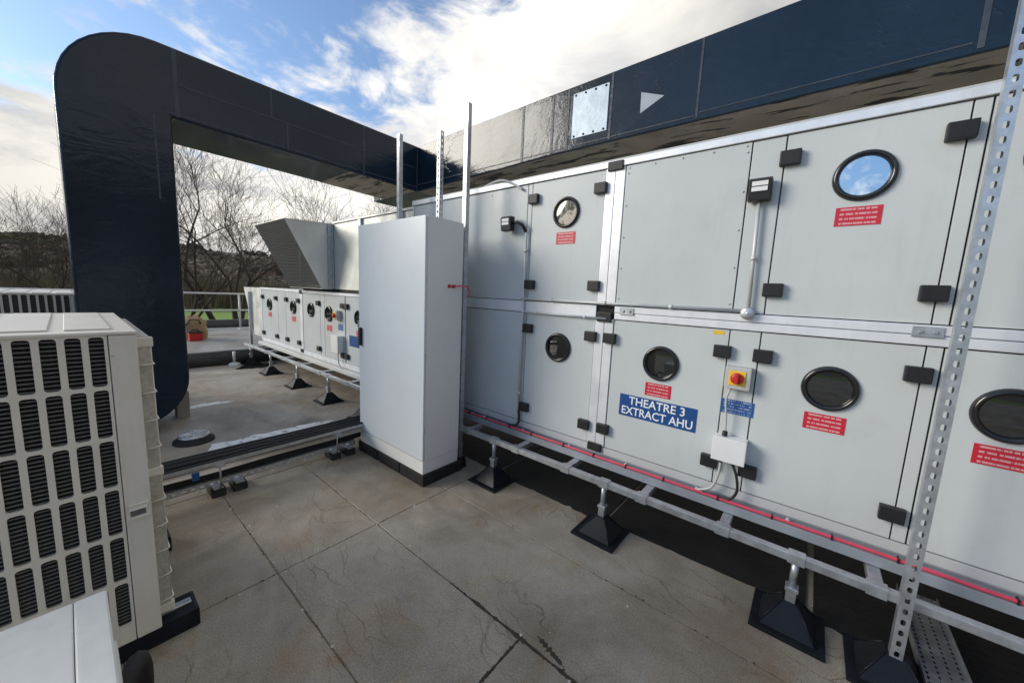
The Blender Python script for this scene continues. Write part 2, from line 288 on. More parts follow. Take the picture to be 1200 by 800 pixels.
# ------------------------------------------------------------------ helpers
WL = {}
class MB:
    """collects shapes for ONE mesh"""
    def __init__(s): s.v = []; s.f = []; s.sm = []
    def add(s, vs, fs, smooth=False):
        k = len(s.v); s.v += [Vector(p) for p in vs]; s.f += [[i+k for i in f] for f in fs]; s.sm += [smooth]*len(fs); return s
    def box(s, x0, x1, y0, y1, z0, z1):
        return s.add([(x0,y0,z0),(x1,y0,z0),(x1,y1,z0),(x0,y1,z0),(x0,y0,z1),(x1,y0,z1),(x1,y1,z1),(x0,y1,z1)],
                     [(0,3,2,1),(4,5,6,7),(0,1,5,4),(1,2,6,5),(2,3,7,6),(3,0,4,7)])
    def frustum(s, c, a, b, z0, z1):
        x, y = c
        return s.add([(x-a,y-a,z0),(x+a,y-a,z0),(x+a,y+a,z0),(x-a,y+a,z0),(x-b,y-b,z1),(x+b,y-b,z1),(x+b,y+b,z1),(x-b,y+b,z1)],
                     [(0,3,2,1),(4,5,6,7),(0,1,5,4),(1,2,6,5),(2,3,7,6),(3,0,4,7)])
    def tube(s, pts, r, n=8, caps=True, smooth=True):
        pts = [Vector(p) for p in pts]; rs = r if isinstance(r, (list, tuple)) else [r]*len(pts)
        vs = []; prev = None
        for i, p in enumerate(pts):
            d = (pts[min(i+1, len(pts)-1)]-pts[max(i-1, 0)]).normalized()
            if prev is None:
                a = Vector((0,0,1)) if abs(d.z) < .9 else Vector((1,0,0)); u = d.cross(a).normalized()
            else:
                u = (prev-d*prev.dot(d)); u = u.normalized() if u.length > 1e-6 else d.orthogonal().normalized()
            prev = u; w = d.cross(u)
            for k in range(n):
                t = 2*math.pi*k/n; vs.append(p+(u*math.cos(t)+w*math.sin(t))*rs[i])
        fs = []
        for i in range(len(pts)-1):
            for k in range(n):
                a = i*n+k; b = i*n+(k+1) % n; fs.append((a, b, b+n, a+n))
        s.add(vs, fs, smooth)
        if caps:
            k0 = len(s.v)-len(vs)
            s.f += [[k0+k for k in range(n)][::-1], [k0+(len(pts)-1)*n+k for k in range(n)]]; s.sm += [False, False]
        return s
    def lathe(s, c, axis, prof, n=24, smooth=True):
        """prof: list of (radius, distance along axis)"""
        ax = Vector(axis).normalized(); u = ax.orthogonal().normalized(); w = ax.cross(u); c = Vector(c); vs = []
        for r, h in prof:
            for k in range(n):
                t = 2*math.pi*k/n; vs.append(c+ax*h+(u*math.cos(t)+w*math.sin(t))*r)
        fs = []
        for i in range(len(prof)-1):
            for k in range(n):
                a = i*n+k; b = i*n+(k+1) % n; fs.append((a, b, b+n, a+n))
        if prof[0][0] > 1e-5: pass
        return s.add(vs, fs, smooth)
    def prism(s, poly, axis, a, b):
        """polygon in the two other axes, extruded along axis from a to b"""
        n = len(poly); vs = []
        for t in (a, b):
            for p, q in poly:
                vs.append({'x': (t, p, q), 'y': (p, t, q), 'z': (p, q, t)}[axis])
        fs = [list(range(n))[::-1], [n+i for i in range(n)]]+[(i, (i+1) % n, n+(i+1) % n, n+i) for i in range(n)]
        return s.add(vs, fs)
    def holed(s, O, U, V, Nn, cu, cv, hu, hv, r, depth=0, m=3):
        """one rectangular cell (cu x cv) of a plate round a rounded hole (hu x hv); depth = wall of the hole along -N"""
        O, U, V, Nn = Vector(O), Vector(U), Vector(V), Vector(Nn); pts = []; cor = []
        for sx, sy, a0 in ((1,1,0),(-1,1,90),(-1,-1,180),(1,-1,270)):
            cor.append(O+U*sx*cu/2+V*sy*cv/2); blk = []
            for i in range(m+1):
                t = R(a0+90*i/m); blk.append(O+U*(sx*(hu/2-r)+r*math.cos(t))+V*(sy*(hv/2-r)+r*math.sin(t)))
            pts.append(blk)
        vs = cor[:]; idx = []
        for blk in pts:
            idx.append(list(range(len(vs), len(vs)+m+1))); vs += blk
        fs = []
        for k in range(4):
            for i in range(m): fs.append((k, idx[k][i+1], idx[k][i]))
            k2 = (k+1) % 4; fs.append((k, k2, idx[k2][0], idx[k][m]))
        if depth:
            ring = [i for b in idx for i in b]; base = len(vs); vs += [vs[i]-Nn*depth for i in ring]; n = len(ring)
            for i in range(n): fs.append((ring[i], ring[(i+1) % n], base+(i+1) % n, base+i))
        return s.add(vs, fs)
    def mesh(s, name, mt, bevel=0, seg=2, center=None):
        me = bpy.data.meshes.new(name)
        c = center
        if c is None:
            lo = [min(p[i] for p in s.v) for i in range(3)]; hi = [max(p[i] for p in s.v) for i in range(3)]
            c = Vector([(lo[i]+hi[i])/2 for i in range(3)])
        me.from_pydata([p-c for p in s.v], [], s.f); me.polygons.foreach_set('use_smooth', s.sm)
        bm = bmesh.new(); bm.from_mesh(me)
        if bevel:
            bmesh.ops.remove_doubles(bm, verts=bm.verts, dist=1e-5)
            bm.normal_update()
            ed = [e for e in bm.edges if len(e.link_faces) == 2 and e.calc_face_angle(0) > R(30)]
            bmesh.ops.bevel(bm, geom=ed, offset=bevel, segments=seg, affect='EDGES', profile=.7, clamp_overlap=True)
        bmesh.ops.recalc_face_normals(bm, faces=bm.faces)
        bm.to_mesh(me); bm.free()
        me.materials.append(MATS[mt]); me.update(); return me, c
    def build(s, name, mt, parent=None, bevel=0, seg=2, kind=None, label=None):
        me, c = s.mesh(name, mt, bevel, seg); return put(name, me, c, parent, kind=kind, label=label)
def put(name, me, loc, parent=None, rot=None, kind=None, label=None):
    o = bpy.data.objects.new(name, me); COL.objects.link(o); loc = Vector(loc)
    WL[o.name] = loc
    if parent: o.parent = parent; o.location = loc-WL[parent.name]
    else: o.location = loc
    if rot: o.rotation_euler = rot
    if kind: o['kind'] = kind
    if label: o['label'] = label
    return o
def tag(o, label, cat, group=None):
    o['label'] = label; o['category'] = cat
    if group: o['group'] = group
    return o
def thing(name, loc, label, cat, group=None):
    return tag(put(name, None, loc), label, cat, group)
def B(x0, x1, y0, y1, z0, z1): return MB().box(x0, x1, y0, y1, z0, z1)

# ------------------------------------------------------------------ terrain and roof
def terrain():
    n = 90; vs = []; fs = []
    xs = [-1500+3000*i/n for i in range(n+1)]; ys = [-600+2400*j/n for j in range(n+1)]
    def h(x, y):
        d = math.hypot(x, y); t = max(0, (d-190)/500); t = min(1, t)
        t = t*t*(3-2*t)
        return -4.2-2.0*min(1, max(0, (d-40)/100))+t*(44+26*mnoise.noise((x*.0022, y*.0022, 3)))*(1 if y > -200 else .5)
    for y in ys:
        for x in xs: vs.append((x, y, h(x, y)))
    for j in range(n):
        for i in range(n):
            a = j*(n+1)+i; fs.append((a, a+1, a+n+2, a+n+1))
    far = MB(); near = MB(); wood = MB(); far.v = [Vector(v) for v in vs]; near.v = far.v; wood.v = far.v
    for f in fs:
        c = sum((Vector(vs[i]) for i in f), Vector())/4
        (wood if math.hypot(c.x, c.y) < 48 else near if math.hypot(c.x, c.y) < 190 else far).f.append(f)
    wood.sm = [True]*len(wood.f); wood.build('woodland_floor', 'earth', kind='structure'); near.sm = [True]*len(near.f); far.sm = [True]*len(far.f)
    near.build('grass_field', 'grass', kind='structure'); far.build('hillside', 'hillside', kind='structure')
    return h
HGT = terrain()
B(-16, 26, -14, 8.56, -4.4, -.012).build('lower_roof', 'joint_dirt', kind='structure')
up_roof = B(-16, 26, 8.56, 13.1, -4.4, .25).build('upper_roof', 'upper_felt', kind='structure')
# kerb face of the step up, parapet and flashing
def wavy_strip(y, z0, z1, th, x0=-16., x1=26., n=150, amp=.012):
    mb = MB(); vs = []; fs = []
    for i in range(n+1):
        x = x0+(x1-x0)*i/n
        a = amp*mnoise.noise((x*2.3, y, 1)); b = amp*mnoise.noise((x*3.1, y, 7)); t = z1+amp*1.2*mnoise.noise((x*4., y, 4))
        vs += [(x, y+a, z0), (x, y+b, t), (x, y+th, t+.004), (x, y+th, z0)]
    for i in range(n):
        for k in range(4):
            k2 = (k+1) % 4; fs.append((i*4+k, i*4+k2, i*4+4+k2, i*4+4+k))
    mb.add(vs, fs, True); return mb
wavy_strip(8.545, -.01, .262, .13, amp=.02).build('kerb', 'upstand', kind='structure')
wavy_strip(13.0, .2, .47, .2).build('parapet_wall', 'upstand', kind='structure')
fl = MB(); n = 150; vs = []; fs = []
for i in range(n+1):
    x = -15+40*i/n; w = .12+.09*mnoise.noise((x*1.7, 0, 2))
    vs += [(x, 12.72-w, .254), (x, 12.98, .262)]
for i in range(n): fs.append((i*2, i*2+2, i*2+3, i*2+1))
fl.add(vs, fs); fl.build('edge_flashing', 'flashing', kind='structure')
plant = thing('plant_room', (4, -9, 0), 'dark brick plant room with grey doors standing on the roof', 'building')
B(-9, 16, -13.5, -7.5, -.011, 5.0).build('wall', 'brick', plant); B(-9.2, 16.2, -13.7, -7.3, 5.001, 5.25).build('roof', 'upstand', plant)
for x in (-5, 1, 7): B(x-.6, x+.6, -7.53, -7.49, .02, 2.2).build('door', 'steel_paint', plant)
# rear half of the lower roof: one felt sheet
feltdeck = B(-16, 26, 3.375, 8.56, -.012, 0).build('roof_felt', 'felt', kind='structure')
B(3.04, 26, -14, 3.371, -.012, -.001).build('roof_felt', 'felt', kind='structure')
B(-16, -1.766, -14, 3.371, -.012, -.001).build('roof_felt', 'felt', kind='structure')
# paving slabs in front of the air handling unit
paving = B(-1.76, 3.036, -2.85, 3.371, -.0118, -.0035).build('paving', 'joint_fill', kind='structure')
XJ = [-1.76, -1.16, -.56, .04, .64, 1.24, 1.85, 2.44, 3.036]; YJ = [-2.85, -1.6, -.355, .885, 2.13, 3.371]
for i in range(len(XJ)-1):
    YC = YJ if XJ[i] < 1.2 else [-2.85, -.42, 2.13, 3.371]
    for j in range(len(YC)-1):
        g = .0022+random.random()*.0022; mb = MB()
        x0, x1, y0, y1 = XJ[i]+g, XJ[i+1]-g, YC[j]+g, YC[j+1]-g
        # wandering edges and chipped corners
        pts = []
        def seg(ax, ay, bx, by, k=9):
            for q in range(k):
                t = q/k; x = ax+(bx-ax)*t; y = ay+(by-ay)*t
                wob = .0045*mnoise.noise((x*9, y*9, i+j)); pts.append((x+wob, y+.0035*mnoise.noise((x*8, y*8, 5+i))))
        seg(x0, y0, x1, y0); seg(x1, y0, x1, y1, 24); seg(x1, y1, x0, y1); seg(x0, y1, x0, y0, 24)
        mb.prism(pts, 'z', -.012, random.uniform(-.0015, .0015))
        me, c = mb.mesh('slab', 'slab', .0025, 1)
        put('slab', me, c, paving)
# dirt, moss and grit caught in the joints
dirt = MB(); grit = MB()
def clump(mb, x, y, r, h, n=7):
    a0 = random.random()*6; ring = []
    for k in range(n):
        t = a0+2*math.pi*k/n; q = r*random.uniform(.6, 1.2); ring.append((x+q*math.cos(t), y+q*math.sin(t), .0005))
    ring.append((x, y, h)); mb.add(ring, [(k, (k+1) % n, n) for k in range(n)], True)
for (ax, ay, bx, by, dens, rr) in [(1.24,.1,1.24,1.35,60,.006),(1.24,.885,.8,.885,20,.006),(1.24,1.3,1.24,3.3,22,.004),(.64,.3,.64,3.3,26,.004),(0.3,2.13,2.2,2.13,26,.004),(1.85,.0,1.85,2.1,16,.004),(1.265,.66,1.30,.80,14,.005)]:
    for k in range(dens):
        t = random.random(); clump(dirt, ax+(bx-ax)*t+random.gauss(0, .004), ay+(by-ay)*t+random.gauss(0, .004), rr*random.uniform(.6, 1.6), random.uniform(.002, .005))
for (ax, ay, bx, by, c_) in [(1.24,.5,1.24,3.3,9),(.64,.8,.64,3.3,16),(.3,2.13,2.2,2.13,9),(.5,.5,2.2,3.2,10),(.3,3.4,2.2,3.6,12)]:
    for k in range(c_):
        t = random.random(); clump(grit, ax+(bx-ax)*t+random.gauss(0, .01), ay+(by-ay)*(t if (bx-ax)*(by-ay) == 0 else random.random())+random.gauss(0, .01), random.uniform(.004, .010), random.uniform(.003, .007), 5)
def ribbon(ax, ay, bx, by, w, seed, n=60):
    vs = []; d = Vector((bx-ax, by-ay)).normalized(); p = Vector((-d.y, d.x))
    for k in range(n+1):
        t = k/n; c = Vector((ax+(bx-ax)*t, ay+(by-ay)*t))+p*.004*mnoise.noise((t*9, seed, 1)); e = min(1, t*6, (1-t)*6)
        h = w*e*(.75+.9*mnoise.noise((t*14, seed, 3))+.5*mnoise.noise((t*45, seed, 5))); h = max(.0008, h)
        vs += [(c.x-p.x*h, c.y-p.y*h, .0012), (c.x, c.y, .0032+.001*mnoise.noise((t*30, seed, 2))), (c.x+p.x*h, c.y+p.y*h, .0012)]
    dirt.add(vs, [f for k in range(n) for f in ((k*3, k*3+1, k*3+4, k*3+3), (k*3+1, k*3+2, k*3+5, k*3+4))], True)
ribbon(1.24, .15, 1.24, 1.38, .0095, 1, 90); ribbon(1.235, .885, .75, .885, .008, 2); ribbon(1.262, .66, 1.305, .83, .013, 3, 30); ribbon(1.24, .84, 1.24, .93, .016, 6, 20)
tag(dirt.build('joint_moss', 'joint_dirt', kind='stuff'), 'dark moss and dirt caught in the slab joints', 'moss')
tag(grit.build('loose_grit', 'pebble', kind='stuff'), 'pale loose grit scattered along the slab joints', 'grit')
# standing water
def puddle(pts, seed, nm='puddle', mt='water', z=.0035):
    mb = MB(); n = len(pts); P = []
    for k in range(n):
        a, b = Vector(pts[k]), Vector(pts[(k+1) % n])
        for q in range(8):
            p = a.lerp(b, q/8); o = Vector((mnoise.noise((p.x*9, p.y*9, seed)), mnoise.noise((p.x*9, p.y*9, seed+5))))*.045
            P.append((p.x+o.x, p.y+o.y))
    mb.prism(P, 'z', .0005, z); return mb.build(nm, mt, kind='structure')
puddle([(.74,4.22),(1.2,4.2),(1.75,4.16),(1.95,4.3),(1.6,4.36),(1.1,4.37),(.8,4.38)], 1, 'pale_coating', 'white_coat')
puddle([(.82,5.80),(1.1,5.84),(1.32,5.83),(1.2,5.97),(1.0,5.95),(.84,5.9)], 2, 'pale_coating', 'white_coat')
for k, (ya, yb, xe) in enumerate(((-4.0,-1.32,2.36),(-1.31,-.18,2.31),(-.15,.98,2.37),(1.0,2.02,2.33),(2.05,3.33,2.38))):  # black sheets added to stand for shade and wet ground under the unit
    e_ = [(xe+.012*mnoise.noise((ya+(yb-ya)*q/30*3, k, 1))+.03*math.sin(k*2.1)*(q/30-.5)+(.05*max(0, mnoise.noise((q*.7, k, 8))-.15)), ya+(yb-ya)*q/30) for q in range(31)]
    tag(MB().prism(e_+[(4.5, yb-.01), (4.5, ya+.01)], 'z', .0016, .0075).build('shade_sheet', 'shade_black'), 'black sheet standing for shade and wet under the two-tier unit', 'shade sheet', 'shade sheets under the unit')
puddle([(1.85,8.0),(2.3,7.9),(2.6,8.2),(2.1,8.35)], 3)
puddle([(.35,6.7),(.75,6.65),(.8,6.82),(.4,6.85)], 6)

# ------------------------------------------------------------------ extract air handling unit
FX = 2.45
ahu = thing('air_handling_unit', (FX, .2, .38), 'large pale grey two-tier air handling unit with round portholes and black hinges', 'ventilation unit')
B(FX+.014, 4.3, -3.0, 3.44, .44, 2.505).build('casing', 'ahu_side', ahu)
B(FX+.0118, FX+.0138, -2.99, 3.43, .5, 2.49).build('gasket', 'dull_rubber', ahu)
hinge_mb = MB().box(-.036, 0, -.045, .045, -.036, .036); hinge_mesh, _ = hinge_mb.mesh('hinge', 'black_plastic', .009, 2, Vector((0,0,0)))
hinge_cap = MB().box(-.043, -.034, -.030, .030, -.023, .023)
hinge_mb2 = MB().box(-.036, 0, -.045, .045, -.036, .036); hinge_mesh, _ = hinge_mb2.mesh('hinge', 'black_plastic', .0065, 2, Vector((0,0,0)))
rimp = [(.087,.001),(.090,-.010),(.096,-.020),(.105,-.022),(.112,-.015),(.116,-.004),(.116,.004)]
rim_mesh, _ = MB().lathe((0,0,0), (1,0,0), rimp, 40).mesh('porthole_rim', 'gloss_black', 0, 1, Vector((0,0,0)))
gl = MB().lathe((0,0,0), (1,0,0), [(.0001,-.0085),(.04,-.008),(.07,-.0065),(.092,-.005)], 40)
glass_mesh, _ = gl.mesh('porthole_glass', 'port_glass', 0, 1, Vector((0,0,0)))
lab_mesh, _ = B(-.002, 0, -.083, .083, -.044, .044).mesh('warning_label', 'red_label', 0, 1, Vector((0,0,0)))
def panel(y0, y1, z0, z1, name='panel', g=.003, x=FX, th=.018):
    return B(x, x+th, y0+g, y1-g, z0+g, z1-g).build(name, 'ahu_panel', ahu, .003, 2)
sheen_mesh = {}
for k_ in ('port_sheen_blue', 'port_sheen_warm'):
    sheen_mesh[k_] = MB().lathe((0,0,0), (1,0,0), [(.0001,-.0085),(.04,-.008),(.07,-.0065),(.092,-.005)], 40).mesh('porthole_glass', k_, 0, 1, Vector((0,0,0)))[0]
def door(y0, y1, z0, z1, port=None, label=None, hin=(), sheen=None):
    # door leaf with a round opening for the porthole
    g = .0035
    if port:
        mb = MB(); cy, cz = port; K = 40; r = .090
        ring = [(FX, cy+r*math.cos(2*math.pi*k/K), cz+r*math.sin(2*math.pi*k/K)) for k in range(K)]
        ya, yb, za, zb = y0+g, y1-g, z0+g, z1-g
        outer = []
        for k in range(K):
            c, s = math.cos(2*math.pi*k/K), math.sin(2*math.pi*k/K)
            t = min((yb-cy)/c if c > 1e-6 else (ya-cy)/c if c < -1e-6 else 1e9, (zb-cz)/s if s > 1e-6 else (za-cz)/s if s < -1e-6 else 1e9)
            outer.append((FX, cy+t*c, cz+t*s))
        cor = [(FX, yb, zb), (FX, ya, zb), (FX, ya, za), (FX, yb, za)]
        vs = ring+outer; fs = []
        for k in range(K):
            k2 = (k+1) % K; fs.append((k, k2, K+k2, K+k))
        # corner triangles
        for q, C in enumerate(cor):
            for k in range(K):
                k2 = (k+1) % K; a, b = outer[k], outer[k2]
                on_y = lambda p: abs(p[1]-C[1]) < 1e-6
                on_z = lambda p: abs(p[2]-C[2]) < 1e-6
                if (on_y(a) and not on_z(a) and on_z(b) and not on_y(b)) or (on_z(a) and not on_y(a) and on_y(b) and not on_z(b)):
                    vs.append(C); fs.append((K+k, K+k2, len(vs)-1))
        # edge returns and bore
        nb = len(vs)
        vs += [(FX+.018, p[1], p[2]) for p in cor]+[(FX, p[1], p[2]) for p in cor]
        for q in range(4): fs.append((nb+4+q, nb+4+(q+1) % 4, nb+(q+1) % 4, nb+q))
        nb2 = len(vs); vs += [(FX+.018, p[1], p[2]) for p in ring]
        for k in range(K): fs.append((k, (k+1) % K, nb2+(k+1) % K, nb2+k))
        mb.add(vs, fs); d = mb.build('door', 'ahu_panel', ahu)
        B(FX+.0085, FX+.0105, cy-.1, cy+.1, cz-.1, cz+.1).build('porthole_backing', 'black_plastic', d)
        put('porthole_rim', rim_mesh, (FX, cy, cz), d); put('porthole_glass', sheen_mesh[sheen] if sheen else glass_mesh, (FX+.004, cy, cz), d)
    else: d = panel(y0, y1, z0, z1, 'door', g)
    if label: put('warning_label', lab_mesh, (FX-.0005, label[0], label[1]), d, label='red warning label with small white print')
    for hy, hz in hin: put('hinge', hinge_mesh, (FX, hy, hz), d)
    return d
ZU, ZL = (1.545, 2.478), (.505, 1.448)
# fixed panels and posts
for z in (ZU, ZL):
    panel(2.66, 3.44, *z); panel(1.90, 2.66, *z); panel(1.855, 1.90, *z, name='post')
    panel(.213, .365, *z, name='post'); panel(-.462, -.408, *z, name='post')
    panel(-2.98, -1.03, *z)
fixed = panel(.365, 1.08, ZU[0], ZU[1], x=FX-.004)
scr = MB()
for q in range(5):
    for zz in (ZU[0]+.02, ZU[1]-.02): scr.lathe((FX-.004, .39+.665*q/4, zz), (-1,0,0), [(.006,0),(.005,.003),(.0005,.0045)], 8)
    for yy in (.384, 1.06): scr.lathe((FX-.004, yy, ZU[0]+.05+.83*q/4), (-1,0,0), [(.006,0),(.005,.003),(.0005,.0045)], 8)
scr.build('screw_heads', 'galvanised', fixed, kind='stuff')
for y in (1.95, 2.3, 2.62):
    s_ = MB()
    for zz in (1.58, 2.44, .54, 1.41): s_.lathe((FX, y, zz), (-1,0,0), [(.006,0),(.005,.003),(.0005,.0045)], 8)
    s_.build('screw_heads', 'galvanised', ahu, kind='stuff')
# doors
door(1.222, 1.855, *ZU, (1.53, 2.222), (1.522, 2.034), [(1.83,2.352),(1.83,1.677),(1.25,2.355),(1.25,1.680)], 'port_sheen_warm')
door(1.222, 1.855, *ZL, (1.53, 1.192), None, [(1.826,1.318),(1.826,.640),(1.246,1.314),(1.251,.641)])
door(.365, 1.08, *ZL, (.737, 1.187), (.738, 1.006), [(1.098,1.315),(1.097,.648),(.390,1.318),(.392,.642)])
door(-.408, .213, *ZU, (-.106, 2.226), (-.106, 2.042), [(.188,2.357),(.188,1.680),(-.386,2.357),(-.395,1.682)], 'port_sheen_blue')
door(-.408, .213, *ZL, (-.105, 1.190), (-.104, 1.008), [(.192,1.317),(.191,.642),(-.395,1.318),(-.396,.640)])
door(-.90, -.462, *ZU, (-.68, 2.226), (-.68, 2.042), [(-.88,2.357),(-.88,1.680)])
door(-.90, -.462, *ZL, (-.68, 1.190), (-.68, 1.008), [(-.88,1.317),(-.88,.642)])
# aluminium frame profiles
def prof(y0, y1, z0, z1, x0=FX-.006): return B(x0, FX+.03, y0, y1, z0, z1).build('frame_profile', 'aluminium', ahu, .004, 2)
prof(-3.0, 3.46, 2.481, 2.522, FX-.014); B(FX-.004, FX+.03, -3.0, 3.46, .452, .502).build('frame_profile', 'ahu_side', ahu, .004, 2)
prof(-3.0, 1.079, 1.451, 1.496, FX-.008); prof(-3.0, 1.079, 1.499, 1.543, FX-.012)
prof(1.224, 3.44, 1.451, 1.542, FX-.003)
for a, b in ((1.083, 1.149), (1.153, 1.220), (-.965, -.903), (-1.028, -.968)): prof(a, b, .506, 1.449); prof(a, b, 1.545, 2.479)
for y in (1.152, -.966):
    for z, hh in ((2.487, .03), (1.462, .035), (.492, .03)):
        B(FX-.022, FX-.001, y-.055, y+.055, z-hh, z+hh).build('corner_block', 'black_plastic', ahu, .006, 2)
prof(3.442, 3.462, .506, 2.479)
# aluminium bracket plates on the middle profile
for y in (.99, -.40): 
    mb = B(FX-.018, FX-.0125, y-.05, y+.05, 1.488, 1.535); mb.box(FX-.026, FX-.018, y-.03, y-.015, 1.505, 1.52); mb.box(FX-.026, FX-.018, y+.015, y+.03, 1.505, 1.52)
    mb.build('bracket_plate', 'galvanised', ahu, .002, 1)
# roof sheet and base channel with bolts
B(FX-.01, 4.32, -3.0, 3.46, 2.523, 2.533).build('roof_sheet', 'ahu_side', ahu)
ch = MB().prism([(2.380,.382),(2.380,.430),(2.384,.432),(2.47,.432),(2.47,.451),(2.475,.451),(2.475,.382)], 'y', -3.0, 3.46)
ch.build('base_channel', 'ledge', ahu)
blt = MB()
for k in range(14): blt.lathe((2.428, 3.2-.46*k, .432), (0,0,1), [(.011,0),(.011,.008),(.006,.0085),(.006,.018),(.0005,.019)], 6, False)
blt.build('bolts', 'aluminium', ahu, kind='stuff')
B(FX-.0015, FX, .392, .452, 1.414, 1.437).build('yellow_label', 'yellow', ahu)

# big name sign
sgn = thing('sign', (FX, .738, .783), 'blue sign with white lettering THEATRE 3 EXTRACT AHU on the unit door', 'sign')
B(FX-.004, FX-.0005, .487, .99, .784, .937).build('plate', 'sign_blue', sgn, .0015, 1)
def lettering(txt, size, yc, zc, x, parent, width=None, mt='print_white', spacing=1.0):
    cu = bpy.data.curves.new('lettering', 'FONT'); cu.body = txt; cu.size = size; cu.align_x = 'CENTER'; cu.align_y = 'CENTER'; cu.extrude = .0004; cu.offset = size*.011; cu.space_character = spacing; cu.resolution_u = 3
    ob = bpy.data.objects.new('lettering', cu); COL.objects.link(ob); bpy.context.view_layer.update()
    me = bpy.data.meshes.new_from_object(ob.evaluated_get(bpy.context.evaluated_depsgraph_get())); bpy.data.objects.remove(ob)
    xs = [v.co.x for v in me.vertices]; w = max(xs)-min(xs); k = width/w if width else 1
    for v in me.vertices:
        a, b, c = v.co; v.co = (-c, -a*k, b)
    me.flip_normals(); me.materials.clear(); me.materials.append(MATS[mt]); me.name = 'lettering'
    return put('lettering', me, (x, yc, zc), parent)
lettering('THEATRE 3', .078, .738, .897, FX-.0046, sgn, .365)
lettering('EXTRACT AHU', .078, .738, .824, FX-.0046, sgn, .462)

# red cable clipped along the base channel
rc = thing('red_cable', (2.395, .2, .432), 'long red fire cable clipped along the base of the unit', 'cable')
pts = []
y = 3.44
while y > -3:
    pts.append((2.394+.004*mnoise.noise((y*3, 0, 1)), y, .4435+.003*mnoise.noise((y*5, 2, 1)))); y -= .06
MB().tube(pts, .0088, 8).build('sheath', 'red_cable', rc)
for k in range(22):
    y = 3.3-.27*k+random.uniform(-.05, .05)
    B(2.381, 2.409, y-.003, y+.003, .433, .457).build('cable_tie', 'black_plastic', rc)

# conduits, lights, isolator, junction box
def conduit(name, pts, r, label, clips=(), mt='matte_zinc', group=None):
    t = thing(name, pts[0], label, 'conduit', group)
    MB().tube(pts, r, 10).build('pipe', mt, t)
    for c in clips: MB().lathe(c[0], c[1], [(r*.4,-.012),(r*1.4,-.012),(r*1.4,.012),(r*.4,.012)], 12).build('saddle', 'matte_zinc', t)
    return t
conduit('conduit', [(FX-.026, 1.895, 1.560), (FX-.026, .32, 1.560)], .010, 'horizontal steel conduit along the middle rail, ending in a round box', [((FX-.026, y, 1.560), (0,1,0)) for y in (1.6, 1.15, .7)])
conduit('conduit', [(FX-.022, 1.88, 1.452), (FX-.022, 1.13, 1.452)], .008, 'short thin conduit just under the longer horizontal conduit', [((FX-.022, y, 1.452), (0,1,0)) for y in (1.75, 1.3)])
conduit('conduit', [(FX-.026, .287, 1.575), (FX-.026, .300, 2.15)], .010, 'upright pale conduit rising from the round box to a small black floodlight', [((FX-.026, .293, 1.85), (0,0,1))])
conduit('conduit', [(FX-.022, 1.885, 2.10), (FX-.022, 1.880, .60)], .010, 'tall upright conduit down the face beside the upper-row black lamp', [((FX-.022, 1.882, z), (0,0,1)) for z in (1.95, 1.3, .75)])
jb = thing('conduit_box', (FX, .287, 1.545), 'round steel conduit box at the end of the middle rail conduit', 'junction box')
MB().lathe((FX, .287, 1.548), (-1,0,0), [(.034,.012),(.034,.046),(.030,.050),(.010,.052),(.0005,.052)], 20).build('body', 'galvanised', jb)
MB().lathe((FX-.052, .287, 1.548), (-1,0,0), [(.009,0),(.008,.004),(.0005,.005)], 8).build('screw', 'aluminium', jb)
def lamp(name, y, z, x, label, arm):
    t = thing(name, (x, y, z), label, 'lamp', 'small black floodlights')
    MB().prism([(x,z-.055),(x,z+.06),(x-.05,z+.06),(x-.066,z+.045),(x-.052,z-.055)], 'y', y-.052, y+.052).build('housing', 'black_plastic', t, .006, 2)
    for k in (0, 1): MB().prism([(x-.0630,z+.040-.028*k),(x-.0655,z+.040-.028*k),(x-.0632,z+.018-.028*k),(x-.0600,z+.018-.028*k)], 'y', y-.036, y+.036).build('lens', 'lens', t)
    if arm: MB().tube(arm, .013, 8).build('arm', 'black_plastic', t)
    return t
lamp('floodlight', 2.045, 2.165, FX-.045, 'small black floodlight on a swivel arm beside the upper left porthole door', [(FX-.07,2.0,2.17),(FX-.07,1.945,2.175),(FX-.05,1.905,2.15),(FX-.022,1.887,2.10)])
lamp('floodlight', .300, 2.205, FX-.012, 'small black floodlight at the top of the upright conduit by the porthole with a painted blue sheen', None)
iso = thing('isolator_switch', (FX, .292, 1.115), 'grey isolator box with red rotary knob on a yellow plate on the extract unit', 'switch')
B(FX-.065, FX, .228, .356, 1.116, 1.243).build('box', 'grey_plastic', iso, .008, 2)
B(FX-.070, FX-.0648, .250, .334, 1.138, 1.222).build('yellow_plate', 'yellow', iso, .003, 1)
MB().lathe((FX-.070, .292, 1.180), (-1,0,0), [(.032,0),(.032,.012),(.027,.016),(.0005,.016)], 24).build('knob', 'red', iso)
B(FX-.102, FX-.084, .283, .301, 1.152, 1.208).build('knob_grip', 'red', iso, .004, 2)
jb2 = thing('junction_box', (FX, .288, .69), 'white plastic junction box under the red and yellow isolator', 'junction box')
B(FX-.080, FX, .206, .370, .690, .825).build('box', 'white_plastic', jb2, .008, 2)
B(FX-.092, FX-.081, .203, .373, .687, .828).build('lid', 'white_plastic', jb2, .006, 2)
for y in (.325, .262):
    MB().lathe((FX-.04, y, .690), (0,0,-1), [(.013,0),(.013,.02),(.009,.028),(.0005,.028)], 10).build('gland', 'black_plastic', jb2)
MB().lathe((FX-.04, .322, .828), (0,0,1), [(.015,0),(.015,.022),(.009,.03),(.0005,.03)], 10).build('gland', 'black_plastic', jb2)
